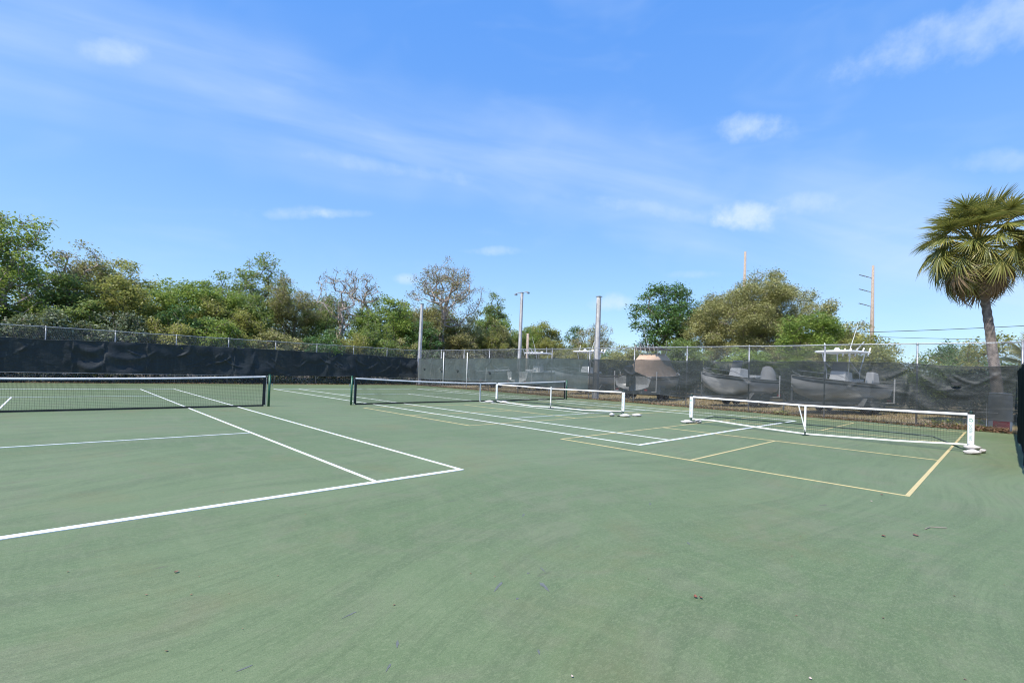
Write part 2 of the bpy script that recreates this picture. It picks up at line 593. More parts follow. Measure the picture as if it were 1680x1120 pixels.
M['leaf_brown'] = mat_leaf('dull_brown_green_leaf', [(0.1807, 0.1714, 0.0672), (0.3123, 0.2852, 0.1056), (0.421, 0.3944, 0.1629)], 0.25, 0.6)
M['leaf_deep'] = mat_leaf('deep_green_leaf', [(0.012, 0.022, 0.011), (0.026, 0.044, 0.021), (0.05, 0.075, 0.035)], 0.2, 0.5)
M['leaf_silver'] = mat_leaf('silver_green_leaf', [(0.0627, 0.0889, 0.0419), (0.1515, 0.1881, 0.1047), (0.3135, 0.3449, 0.2294)], 0.25, 0.5)
M['leaf_dry'] = mat_leaf('dry_brown_leaf', [(0.075, 0.040, 0.022), (0.18, 0.10, 0.055), (0.36, 0.22, 0.14)], 0.2, 0.7)
M['grass_dry'] = mat_leaf('dry_grass_blade', [(0.13, 0.105, 0.035), (0.27, 0.205, 0.09), (0.40, 0.31, 0.16)], 0.3, 0.7)
M['palm_leaf'] = mat_leaf('palm_blade', [(0.0806, 0.1022, 0.0259), (0.2117, 0.2153, 0.0488), (0.4636, 0.3616, 0.1178)], 0.25, 0.38, 1.6)
M['screen_back'] = mat_screen('black_shade_cloth', (0.0105, 0.0165, 0.0195), 0.025, (0.028, 0.040, 0.045))
M['screen_teal'] = mat_screen('faded_teal_shade_cloth', (0.058, 0.080, 0.080), 0.17, (0.094, 0.113, 0.114))
M['screen_grey'] = mat_screen('grey_shade_cloth', (0.024, 0.031, 0.033), 0.24, (0.042, 0.052, 0.055))
M['screen_near'] = mat_screen('black_green_shade_cloth', (0.006, 0.013, 0.012), 0.03, (0.012, 0.022, 0.020), True)

# ------------------------------------------------------------------ ground and court
o = MB().quad((-400, -400, -0.06), (900, -400, -0.06), (900, 700, -0.06), (-400, 700, -0.06)).build('ground', M['ground'])
tag(o, 'sandy ground with dry tan grass around the courts', 'ground', kind='structure')
o = MB().quad((-60, 18.95, -0.03), (70, 18.95, -0.03), (90, 120, -0.03), (-60, 120, -0.03)).build('forest_floor', M['mould'])
tag(o, 'dark leaf covered earth under the trees behind the back fence', 'ground', kind='structure')
court = MB().box((-14, -18.4, -0.25), (23.75, 18.45, 0.0)).build('court_surface', M['court'])
tag(court, 'faded green painted hard court with white and cream lines', 'court', kind='structure')


def line(x0, y0, x1, y1, w, z, mat, lab=None):
    if abs(x1 - x0) > abs(y1 - y0):
        b = MB().box((x0, y0 - w / 2, 0.0005), (x1, y0 + w / 2, z))
    else:
        b = MB().box((x0 - w / 2, y0, 0.0005), (x0 + w / 2, y1, z))
    return b.build('court_line', mat, court)


def tennis_lines(xc, yc):
    D_, S_, H_ = 5.485, 4.115, 11.885
    lw, bw = 0.046, 0.095
    wm = M['white_line']
    for y in (-H_ + bw / 2, H_ - bw / 2):
        line(xc - D_, yc + y, xc + D_, yc + y, bw, 0.008, wm)
    for x in (D_ - lw / 2, S_ - lw / 2):
        for s in (-1, 1):
            line(xc + s * x, yc - H_ + bw, xc + s * x, yc + H_ - bw, lw, 0.008, wm)
    for y in (-6.4, 6.4):
        line(xc - S_ + lw, yc + y, xc + S_ - lw, yc + y, lw, 0.008, wm)
    line(xc, yc - 6.4 + lw / 2, xc, yc + 6.4 - lw / 2, lw, 0.008, wm)


def pickle_lines(x0, y0):
    L, Wd, lw = 13.41, 6.10, 0.052
    ym = M['yellow_line']
    for x in (lw / 2, L - lw / 2):
        line(x0 + x, y0, x0 + x, y0 + Wd, lw, 0.004, ym)
    for y in (lw / 2, Wd - lw / 2):
        line(x0 + lw, y0 + y, x0 + L - lw, y0 + y, lw, 0.004, ym)
    for x in (4.57, L - 4.57):
        line(x0 + x, y0 + lw, x0 + x, y0 + Wd - lw, lw, 0.004, ym)
    line(x0 + lw, y0 + Wd / 2, x0 + 4.57 - lw / 2, y0 + Wd / 2, lw, 0.004, ym)
    line(x0 + L - 4.57 + lw / 2, y0 + Wd / 2, x0 + L - lw, y0 + Wd / 2, lw, 0.004, ym)


C2X, C2Y = 10.14 + 5.485, -0.18
tennis_lines(0, 0)
tennis_lines(C2X, C2Y)
P1X, P1Y, P2X, P2Y = 9.336, -16.59, 9.073, -7.544
pickle_lines(P1X, P1Y)
pickle_lines(P2X, P2Y)

# ------------------------------------------------------------------ tennis nets
def tennis_net(xc, yc, label, strap):
    root = empty('tennis_net', (xc, yc, 0))
    tag(root, label, 'tennis net', 'tennis nets')
    hw = 6.40
    ztop = lambda x: 0.915 + (1.07 - 0.915) * (abs(x) / hw) ** 1.7 - 0.02
    zbot = 0.03
    # posts
    for s in (-1, 1):
        b = MB()
        b.tube([(s * hw, 0, 0.0), (s * hw, 0, 1.07)], 0.038, 14)
        b.lathe([(0.040, 1.07), (0.044, 1.075), (0.044, 1.09), (0.02, 1.10)], (s * hw, 0, 0), 14)
        pst = b.build('post', M['green_steel'], root, True)
        MB().tube([(s * (hw + .02), 0.0, 0.78), (s * (hw + .10), 0.0, 0.78), (s * (hw + .10), 0.0, 0.70)], 0.012, 6).build('crank', M['galv'], pst)
        MB().tube([(s * (hw - 0.10), -0.01, 0.02), (s * (hw - 0.10), -0.01, 1.0)], 0.010, 6).build('lacing_rod', M['galv'], pst)
    xe = hw - 0.16
    n = int(2 * xe / 0.046)
    xs = np.linspace(-xe, xe, n)
    zt = np.array([ztop(x) - 0.03 for x in xs])
    z0 = np.full(n, zbot)
    yw = 0.012 * np.sin(xs * 1.3 + xc)
    P0 = np.stack([xs, yw, z0], 1)
    P1 = np.stack([xs, yw * 0.3, zt], 1)
    A0, A1 = [P0], [P1]
    # horizontal cords, in short spans so they follow the sag
    seg = np.linspace(-xe, xe, 25)
    for k in range(20):
        f = k / 20.0
        zz_ = np.array([zbot + (ztop(x) - 0.03 - zbot) * f for x in seg])
        yy = 0.012 * np.sin(seg * 1.3 + xc) * (1 - .7 * f)
        pts = np.stack([seg, yy, zz_], 1)
        A0.append(pts[:-1])
        A1.append(pts[1:])
    # doubled netting in the top rows
    xs2 = xs[:-1] + 0.023
    z2 = np.array([ztop(x) for x in xs2])
    A0.append(np.stack([xs2, np.full(n - 1, 0.012), z2 - 0.27], 1))
    A1.append(np.stack([xs2, np.full(n - 1, 0.004), z2 - 0.03], 1))
    V, F = rods(np.concatenate(A0), np.concatenate(A1), 0.0021, 3)
    np_mesh('net_mesh', V, F, M['black_cord'], root)['kind'] = 'stuff'
    # headband: a folded white tape
    b = MB()
    seg = np.linspace(-xe - 0.02, xe + 0.02, 41)
    ring = []
    for x in seg:
        z = ztop(x)
        ring += [(x, -0.012, z - 0.055), (x, -0.016, z - 0.02), (x, 0, z), (x, 0.016, z - 0.02), (x, 0.012, z - 0.055)]
    fs = []
    for i in range(len(seg) - 1):
        for k in range(4):
            fs.append((i * 5 + k, (i + 1) * 5 + k, (i + 1) * 5 + k + 1, i * 5 + k + 1))
    b.add(ring, fs)
    b.build('headband', M['tape'], root, True)
    b = MB()
    b.tube([(-hw, 0, 1.05)] + [(x, 0, ztop(x) - 0.008) for x in (-xe, xe)] + [(hw, 0, 1.05)], 0.004, 6)
    b.build('cable', M['galv'], root)
    b = MB()
    b.box((-xe, -0.006, 0.008), (xe, 0.006, 0.058))
    b.build('bottom_band', M['black_band'], root)
    for s in (-1, 1):
        MB().box((s * xe - 0.045, -0.007, 0.05), (s * xe + 0.045, 0.007, ztop(xe) - 0.05)).build('side_band', M['black_band'], root)
    if strap:
        MB().box((-0.026, -0.02, 0.0), (0.026, 0.02, 0.90)).build('center_strap', M['tape'], root)
    return root


tennis_net(0, 0.15, 'long tennis net with green end post cut off by the picture edge', False)
tennis_net(C2X, C2Y, 'tennis net with two green posts and a centre strap behind the pickleball nets', True)

# ------------------------------------------------------------------ portable pickleball nets
def text_mesh(body, size):
    cu = bpy.data.curves.new('lettering', 'FONT')
    cu.body = body
    cu.size = size
    cu.extrude = 0.0008
    cu.align_x = 'CENTER'
    cu.align_y = 'CENTER'
    tmp = bpy.data.objects.new('tmp', cu)
    COL.objects.link(tmp)
    bpy.context.view_layer.update()
    me = bpy.data.meshes.new_from_object(tmp.evaluated_get(bpy.context.evaluated_depsgraph_get()))
    bpy.data.objects.remove(tmp, do_unlink=True)
    return me


def interp(tab, y):
    return float(np.interp(y, [a for a, _ in tab], [b for _, b in tab]))


def pickle_net(x, ya, yb, top, bot, tube, label, leaning):
    """net runs along Y from ya (near the camera) to yb"""
    root = empty('pickleball_net', (x, (ya + yb) / 2, 0))
    tag(root, label, 'pickleball net', 'portable pickleball nets')
    cy = (ya + yb) / 2
    hl = (yb - ya) / 2
    Y = lambda y: y - cy
    for s, ye in ((-1, ya), (1, yb)):
        b = MB()
        b.tube([(0, Y(ye), 0.03), (0, Y(ye), 0.90)], 0.020, 10)
        b.lathe([(0.024, 0.88), (0.030, 0.895), (0.030, 0.935), (0.012, 0.95)], (0, Y(ye), 0), 12)
        post = b.build('post', M['dark_tube'], root, True)
        # printed sleeve: flattened oval
        ring = []
        prof = []
        for k in range(20):
            t = 2 * math.pi * k / 20
            prof.append((math.copysign(abs(math.cos(t)) ** 0.7, math.cos(t)) * 0.030, math.copysign(abs(math.sin(t)) ** 0.7, math.sin(t)) * 0.060))
        levels = [(0.17, 0.94), (0.20, 1.0), (0.5, 1.02), (0.84, 1.0), (0.865, 0.95)]
        for z, sc in levels:
            for (px, py) in prof:
                ring.append((px * sc, Y(ye) + py * sc, z))
        fs = []
        for i in range(len(levels) - 1):
            for k in range(20):
                k2 = (k + 1) % 20
                fs.append((i * 20 + k, i * 20 + k2, (i + 1) * 20 + k2, (i + 1) * 20 + k))
        fs.append(tuple(range(19, -1, -1)))
        fs.append(tuple(80 + k for k in range(20)))
        slv = MB().add(ring, fs).build('sleeve', M['sleeve'], root, True)
        # logo: two half rings slipped past each other
        b = MB()
        for h in (-1, 1):
            vs, fs = [], []
            for i in range(9):
                t = math.pi / 2 + h * (math.pi * 0.5 - math.pi * i / 8) + (math.pi / 2)
                for r_ in (0.020, 0.034):
                    yy = math.cos(math.pi * i / 8 + (0 if h > 0 else math.pi)) * r_
                    zz_ = math.sin(math.pi * i / 8 + (0 if h > 0 else math.pi)) * r_ * 0.9
                    vs.append((-0.0325, Y(ye) + yy + h * 0.004, 0.735 + zz_ + h * 0.006))
            for i in range(8):
                fs.append((2 * i, 2 * i + 1, 2 * i + 3, 2 * i + 2))
            b.add(vs, fs)
        b.build('logo', M['logo'], slv)
        for word, zc in (('pickle', 0.545), ('net', 0.335)):
            me = text_mesh(word, 0.088)
            me.materials.append(M['print'])
            tx = bpy.data.objects.new('lettering', me)
            link(tx, slv)
            # the word reads downwards on the face towards -X
            tx.matrix_local = Matrix(((0, 0, -1, -0.0325), (0, -1, 0, Y(ye)), (-1, 0, 0, zc), (0, 0, 0, 1)))
        # foot: bar across the net line
        b = MB()
        b.tube([(-0.34, Y(ye), 0.025), (0.34, Y(ye), 0.025)], 0.020, 8)
        b.tube([(0, Y(ye), 0.02), (0, Y(ye), 0.14)], 0.027, 8)
        b.build('foot', M['dark_tube'], root, True)
    # base tube with its raised middle
    n = 26
    ys = np.linspace(ya, yb, n)
    tb = [(0, Y(ya), 0.05)]
    for y, z in tube:
        tb.append((0.012, Y(y), z))
    tb.append((0, Y(yb), 0.05))
    MB().tube(tb, 0.016, 8).build('base_tube', M['dark_tube'], root, True)
    # tapes
    def tape(tab, hgt, name, ysn, bulge):
        b = MB()
        ring = []
        for y in ysn:
            z = interp(tab, y)
            xo = -0.035 + bulge * math.sin(math.pi * (y - ya) / (yb - ya))
            ring += [(xo - 0.006, Y(y), z - hgt), (xo - 0.008, Y(y), z - hgt / 2), (xo, Y(y), z), (xo + 0.008, Y(y), z - hgt / 2), (xo + 0.006, Y(y), z - hgt)]
        fs = []
        for i in range(len(ysn) - 1):
            for k in range(4):
                fs.append((i * 5 + k, (i + 1) * 5 + k, (i + 1) * 5 + k + 1, i * 5 + k + 1))
        return b.add(ring, fs).build(name, M['white_tape'], root, True)
    yin = np.linspace(ya + 0.06, yb - 0.06, 40)
    tape(top, 0.050, 'top_tape', yin, 0.01)
    tape(bot, 0.036, 'bottom_tape', yin, -0.03)
    nv = int((yb - ya - .12) / 0.05)
    yv = np.linspace(ya + 0.06, yb - 0.06, nv)
    zt = np.array([interp(top, y) - 0.03 for y in yv])
    zb = np.array([interp(bot, y) - 0.01 for y in yv])
    bul = -0.035 - 0.03 * np.sin(math.pi * (yv - ya) / (yb - ya))
    A0 = [np.stack([bul, yv - cy, zb], 1)]
    A1 = [np.stack([np.full(nv, -0.035), yv - cy, zt], 1)]
    sg = yv[::4]
    for k in range(1, 17):
        f = k / 17.0
        z = np.array([interp(bot, y) * (1 - f) + interp(top, y) * f for y in sg])
        xx = -0.035 - 0.03 * np.sin(math.pi * (sg - ya) / (yb - ya)) * (1 - f)
        p = np.stack([xx, sg - cy, z], 1)
        A0.append(p[:-1])
        A1.append(p[1:])
    V, F = rods(np.concatenate(A0), np.concatenate(A1), 0.0019, 3)
    np_mesh('net_mesh', V, F, M['black_cord'], root)['kind'] = 'stuff'
    # centre support
    b = MB()
    b.box((-0.085, -0.025, 0.11), (-0.07, 0.025, 0.90 if not leaning else 0.84))
    b.build('center_post', M['white_tape'], root)
    if leaning:
        b = MB()
        b.tube([(-0.085, 0.0, 0.16), (-0.075, 0.17, 0.82)], 0.016, 8)
        b.build('center_brace', M['white_tape'], root)
    b = MB()
    b.tube([(-0.07, 0, 0.03), (-0.07, 0, 0.24)], 0.020, 8)
    b.box((-0.20, -0.03, 0.005), (0.10, 0.03, 0.03))
    b.box((-0.11, -0.10, 0.005), (-0.03, 0.10, 0.028))
    b.build('center_foot', M['dark_tube'], root)
    return root


pickle_net(16.15, -16.93, -10.32,
           [(-16.93, 0.895), (-13.6, 0.845), (-10.32, 0.885)],
           [(-16.93, 0.20), (-16.59, 0.185), (-15.6, 0.125), (-13.66, 0.06), (-12.47, 0.10), (-11.1, 0.175), (-10.32, 0.16)],
           [(-16.76, 0.08), (-16.5, 0.195), (-16.27, 0.29), (-15.6, 0.297), (-13.1, 0.292), (-11.05, 0.273), (-10.86, 0.21), (-10.49, 0.07)],
           'portable pickleball net nearest the camera with braced centre support', True)
pickle_net(15.95, -7.85, -1.0,
           [(-7.85, 0.895), (-4.5, 0.85), (-1.0, 0.885)],
           [(-7.85, 0.20), (-6.15, 0.105), (-5.2, 0.10), (-4.3, 0.085), (-3.37, 0.055), (-2.44, 0.07), (-1.44, 0.09), (-1.0, 0.12)],
           [(-7.75, 0.135), (-6.3, 0.106), (-5.39, 0.129), (-4.41, 0.179), (-3.2, 0.168), (-2.04, 0.155), (-1.1, 0.133)],
           'portable pickleball net farther off with single white centre post', False)

# sandbags
def sandbag(x, y, rz, L, label, z=0.0, group='sandbags on the net feet'):
    rng = random.Random(int(x * 100 + y * 31 + z * 7))
    root_name = 'sandbag'
    vs, fs = [], []
    n, k_ = 15, 14
    for i in range(n):
        t = i / (n - 1)
        env = min(1.0, math.sin(math.pi * min(max(t * 1.08 - .04, 0), 1)) ** 0.5 + 0.08)
        if t < 0.13 or t > 0.87:
            env *= 0.62
        flare = 1.35 if (t < 0.03 or t > 0.97) else 1.0
        for k in range(k_):
            a = 2 * math.pi * k / k_
            w = 0.080 * env * flare * (1 + rng.uniform(-.07, .07))
            h = 0.052 * env * (1 + rng.uniform(-.1, .1))
            zz_ = math.sin(a) * h + 0.052
            zz_ = max(zz_, 0.004)
            vs.append(((t - 0.5) * L, math.cos(a) * w, zz_ + 0.012 * math.sin(t * 9 + k)))
    for i in range(n - 1):
        for k in range(k_):
            k2 = (k + 1) % k_
            fs.append((i * k_ + k, i * k_ + k2, (i + 1) * k_ + k2, (i + 1) * k_ + k))
    fs.append(tuple(range(k_ - 1, -1, -1)))
    fs.append(tuple((n - 1) * k_ + k for k in range(k_)))
    o = MB().add(vs, fs).build(root_name, M['bag'], None, True)
    o.location = (x, y, z)
    o.rotation_euler = (0, 0, rz)
    tag(o, label, 'sandbag', group)
    return o


sandbag(15.78, -16.97, R(-46), 0.40, 'white sandbag lying in front of the foot with printed post nearest the camera')
sandbag(16.28, -17.06, R(-30), 0.42, 'white sandbag behind it on the foot of the nearest printed post')
sandbag(16.02, -16.96, R(-60), 0.34, 'small white sandbag on top of two others at the nearest printed post', 0.085)
sandbag(15.90, -10.30, R(-40), 0.44, 'white sandbag on the far left foot of the nearest pickleball net')
sandbag(16.30, -10.46, R(-20), 0.36, 'white sandbag tucked behind the far left foot of the nearest pickleball net')
sandbag(15.62, -7.60, R(20), 0.40, 'white sandbag left of the right foot of the farther pickleball net')
sandbag(15.78, -8.05, R(-50), 0.42, 'white sandbag in front of the right foot of the farther pickleball net')
sandbag(16.40, -8.15, R(-35), 0.42, 'white sandbag right of the right foot of the farther pickleball net')
sandbag(15.60, -0.90, R(-40), 0.46, 'white sandbag left of the left foot of the farther pickleball net')
sandbag(16.15, -1.30, R(-40), 0.44, 'white sandbag right of the left foot of the farther pickleball net')

# ------------------------------------------------------------------ fences
FX, FY, FS, FH = 24.38, 18.90, -17.86, 3.05


def chain_link(n_, along, lo, hi, fixed, z0, z1, parent, r=0.0021):
    """diagonal wires of a chain link sheet"""
    P0, P1 = [], []
    step = 0.072
    h = z1 - z0
    for sgn in (1, -1):
        a = lo - h
        while a < hi + h:
            s0, s1 = a, a + sgn * h
            zz0, zz1 = z0, z1
            # clip to lo..hi
            def clip(sA, zA, sB, zB):
                if sA < lo:
                    f = (lo - sA) / (sB - sA) if sB != sA else 2
                    if f > 1 or f < 0:
                        return None
                    return lo, zA + (zB - zA) * f
                if sA > hi:
                    f = (hi - sA) / (sB - sA) if sB != sA else 2
                    if f > 1 or f < 0:
                        return None
                    return hi, zA + (zB - zA) * f
                return sA, zA
            c0 = clip(s0, zz0, s1, zz1)
            c1 = clip(s1, zz1, s0, zz0)
            a += step
            if c0 is None or c1 is None or abs(c0[0] - c1[0]) < 1e-4:
                continue
            off = 0.002 * sgn
            if along == 'X':
                P0.append((c0[0], fixed + off, c0[1]))
                P1.append((c1[0], fixed + off, c1[1]))
            else:
                P0.append((fixed + off, c0[0], c0[1]))
                P1.append((fixed + off, c1[0], c1[1]))
    P0, P1 = np.array(P0), np.array(P1)
    k = 9
    Q = [P0 + (P1 - P0) * (i / k) for i in range(k + 1)]
    V, F = rods(np.concatenate(Q[:-1]), np.concatenate(Q[1:]), r, 3)
    o = np_mesh(n_, V, F, M['wire'], parent)
    o['kind'] = 'stuff'
    return o


def fence(label, along, fixed, posts, lo, hi, side, pr_=0.030, FH=3.05):
    pos = (lambda s, z, o_=0.0: (s, fixed + o_, z)) if along == 'X' else (lambda s, z, o_=0.0: (fixed + o_, s, z))
    root = empty('chain_link_fence', pos((lo + hi) / 2, 0))
    tag(root, label, 'fence', 'chain link fences round the courts')
    root.location = (0, 0, 0)
    rng = random.Random(len(posts))
    for s in posts:
        b = MB()
        lean = rng.uniform(-0.02, 0.02)
        b.tube([pos(s, -0.05), pos(s + lean, FH - 0.02)], pr_, 10)
        p = b.build('post', M['galv'], root, True)
        b = MB()
        b.lathe([(pr_ + 0.006, FH - 0.05), (pr_ + 0.008, FH - 0.01), (pr_ * 0.5, FH + 0.05)], pos(s + lean, 0), 10)
        b.build('cap', M['galv'], p, True)
    # top rail sags a little between the posts
    pts = []
    allp = sorted(set([lo] + list(posts) + [hi]))
    for a, b_ in zip(allp[:-1], allp[1:]):
        dz = rng.uniform(0.0, 0.022)
        for k in range(4):
            t = k / 4
            pts.append(pos(a + (b_ - a) * t, FH - dz * 4 * t * (1 - t)))
    pts.append(pos(allp[-1], FH))
    MB().tube(pts, 0.021, 8).build('top_rail', M['galv'], root, True)
    chain_link('chain_link', along, lo, hi, fixed + side * 0.034, 0.03, FH + 0.01, root)
    return root


back_posts = [-8.25, -5.3, -2.35, 0.62, 3.55, 6.52, 9.45, 12.42, 15.36, 18.30, 21.3]
fence('galvanised chain link fence in front of the woodland', 'X', FY, back_posts, -11.0, FX, -1)
right_posts = [-15.16, -12.19, -9.17, -6.13, -3.06, 0.02, 3.07, 6.15, 9.25, 12.3, 15.4]
fence('galvanised chain link fence between the courts and the parked boats', 'Y', FX, right_posts, FS, FY, -1)
fence('chain link fence seen end on at the right edge of the picture', 'X', FS, [15.15, 18.2, 21.25], 13.0, FX, 1, 0.030, 2.15)
for (x, y, lab) in ((FX, FY, 'stout steel corner post where the dark and pale windscreens meet'), (FX, FS, 'steel corner post beside the palm trunk at the picture edge')):
    b = MB()
    r_ = 0.055 if y > 0 else 0.030
    b.tube([(x, y, -0.05), (x, y, FH + 0.04)], r_, 14)
    b.lathe([(r_ + .005, FH + 0.03), (r_ + .005, FH + 0.05), (0.02, FH + 0.08)], (x, y, 0), 14)
    o = b.build('corner_post', M['galv'], None, True)
    tag(o, lab, 'fence post')


# ------------------------------------------------------------------ windscreens
def windscreen(label, along, fixed, lo, hi, ztop, zbot, mat, seed, amp, side, vents=()):
    """cloth hung from the fence with swags between its ties; ztop, zbot: tables along the run"""
    rng = random.Random(seed)
    n = int((hi - lo) * 22)
    mrows = 40
    ties = [lo]
    while ties[-1] < hi - 1.2:
        ties.append(min(hi, ties[-1] + rng.uniform(1.0, 2.9)))
    ties[-1] = hi
    par = [(rng.uniform(0.15, 0.8), rng.uniform(0.5, 1.7), rng.uniform(0, 6.28), rng.uniform(0.15, 0.85), rng.uniform(-0.5, 0.5)) for _ in ties]
    V = []
    for i in range(n + 1):
        s = lo + (hi - lo) * i / n
        k = max(0, min(len(ties) - 2, next((j for j in range(len(ties) - 1) if ties[j + 1] >= s), len(ties) - 2)))
        t = (s - ties[k]) / (ties[k + 1] - ties[k])
        am, fr, ph, dep, sk = par[k]
        t2 = t ** (1.0 + sk * 0.6)
        q = 4 * t2 * (1 - t2)
        zt = float(np.interp(s, [a for a, _ in ztop], [b for _, b in ztop])) - 0.075 * q * dep * min(1.0, (ties[k + 1] - ties[k]) / 2.5)
        zb = float(np.interp(s, [a for a, _ in zbot], [b for _, b in zbot])) + 0.03 * math.sin(s * 2.3 + seed) - 0.02 * q
        for j in range(mrows + 1):
            f = j / mrows
            z = zt + (zb - zt) * f
            # folds hang in swags: ridges follow a sagging curve between two ties
            arg = (f * 1.25 - dep * q * 0.8) * fr * 2 * math.pi + ph
            env = (f ** 0.35) * (1 - 0.55 * f ** 6) * (0.25 + 0.75 * q)
            rid = math.sin(arg)
            d = am * amp * env * (rid if rid < 0.4 else 0.4 + (rid - 0.4) * 1.8)
            # vertical gathers at the ties
            g = math.exp(-((min(t, 1 - t)) * (ties[k + 1] - ties[k]) / 0.10) ** 2)
            d += amp * 0.5 * g * math.sin(f * 9 + ph)
            d += amp * 0.30 * math.sin(s * 5.1 + f * 3.3 + seed) * math.sin(s * 1.7 - f * 2.1)
            d += 0.05 * amp / 0.03 * f * math.sin(s * 0.9 + seed)
            off = side * (0.05 + max(-0.012, d))
            V.append((s, fixed + off, z) if along == 'X' else (fixed + off, s, z))
    V = np.array(V)
    S_, Z_ = (V[:, 0], V[:, 2]) if along == 'X' else (V[:, 1], V[:, 2])
    dd = np.zeros(len(V))
    for q in range(int((hi - lo) * 2.2)):
        s0, z0 = rng.uniform(lo, hi), rng.uniform(1.5, 2.4)
        an, ln_ = rng.choice([-1, 1]) * rng.uniform(.3, 1.1), rng.uniform(.5, 2.2)
        ux, uz = math.cos(an), -abs(math.sin(an))
        ux *= rng.choice([-1, 1])
        al = np.clip((S_ - s0) * ux + (Z_ - z0) * uz, 0, ln_)
        cv = .10 * ln_ * np.sin(math.pi * al / ln_)
        dist = np.hypot(S_ - s0 - ux * al, Z_ - z0 - uz * al + cv)
        wd = rng.uniform(.03, .07)
        dd += rng.uniform(.4, 1.0) * amp * 1.2 * np.exp(-(dist / wd) ** 2) * np.sin(math.pi * np.clip(al / ln_ * .9 + .1, 0, 1))
    V[:, 1 if along == 'X' else 0] += side * dd
    F = []
    mr = mrows + 1
    for i in range(n):
        for j in range(mrows):
            F.append((i * mr + j, (i + 1) * mr + j, (i + 1) * mr + j + 1, i * mr + j + 1))
    root = empty('windscreen')
    tag(root, label, 'windscreen', 'cloth windscreens tied to the fences')
    np_mesh('cloth', V, F, mat, root, smooth=True)
    # hems
    for row, nm in ((0, 'top_hem'), (mrows, 'bottom_hem')):
        pts = [tuple(V[i * mr + row]) for i in range(0, n + 1, 4)]
        MB().tube(pts, 0.010, 5).build(nm, M['hem'], root, True)
    for k, s in enumerate(ties):
        z = float(np.interp(s, [a for a, _ in ztop], [b for _, b in ztop]))
        p = (s, fixed + side * 0.075, z - 0.02) if along == 'X' else (fixed + side * 0.075, s, z - 0.02)
        q_ = (s, fixed + side * 0.02, z + 0.05) if along == 'X' else (fixed + side * 0.02, s, z + 0.05)
        MB().tube([p, q_], 0.006, 5).build('tie', M['black_cord'], root)
    for (s, z) in vents:
        # half-moon wind flap hanging open
        vs = []
        for i in range(9):
            a = math.pi * i / 8
            vs.append((s + math.cos(a) * 0.14, z - math.sin(a) * 0.09, 0.13 + 0.05 * math.sin(a)))
        pts = [(a, fixed + side * c, b) if along == 'X' else (fixed + side * c, a, b) for a, b, c in vs]
        MB().add(pts, [tuple(range(9))]).build('vent_flap', M['vent'], root)
    return root


M['hem'] = simple('dark_hem', (0.05, 0.058, 0.062), 0.7, 0, 0.2, 4)
M['vent'] = simple('dark_vent_cloth', (0.012, 0.014, 0.016), 0.8)
windscreen('black windscreen hung on the back fence in front of the woodland', 'X', FY - 0.03, -10.9, FX - 0.15,
           [(-11, 2.35), (0.6, 2.38), (6.5, 2.45), (15.3, 2.46), (19.3, 2.42), (24.3, 2.34)],
           [(-11, 0.6), (0.7, 0.56), (6.6, 0.60), (12, 0.6), (18, 0.65), (24.3, 0.66)],
           M['screen_back'], 11, 0.085, -1)
windscreen('faded teal windscreen nearest the fence corner, boats showing faintly through it', 'Y', FX - 0.03, 0.05, FY - 0.25,
           [(0, 2.38), (3, 2.44), (9.3, 2.42), (14.3, 2.35), (18.6, 2.34)],
           [(0, 0.53), (3, 0.58), (9.3, 0.61), (18, 0.58)],
           M['screen_teal'], 23, 0.045, -1, ((17.6, 1.5), (15.1, 1.45), (12.9, 1.45), (9.0, 1.4)))
windscreen('grey windscreen in front of the boat under the tan tarpaulin', 'Y', FX - 0.03, -7.0, 0.02,
           [(-7, 2.35), (-3, 2.37), (0, 2.38)], [(-7, 0.53), (-3, 0.50), (0, 0.48)],
           M['screen_grey'], 37, 0.070, -1, ((-2.0, 1.45),))
windscreen('slack grey windscreen with deep sagging folds beside the palm trunk', 'Y', FX - 0.03, FS + 0.1, -7.03,
           [(-17.8, 2.25), (-15.2, 2.30), (-12.2, 2.37), (-7, 2.35)],
           [(-17.8, 0.40), (-16.6, 0.45), (-15.1, 0.47), (-13.8, 0.55), (-11.7, 0.52), (-7, 0.53)],
           M['screen_grey'], 52, 0.115, -1, ((-16.25, 1.62),))
windscreen('near black windscreen seen edge on at the right picture edge', 'X', FS + 0.06, 13.1, FX - 0.25,
           [(12.9, 2.05), (20, 2.08), (24.3, 2.1)], [(12.9, 0.10), (17, 0.03), (24.3, 0.10)], M['screen_near'], 71, 0.022, 1)

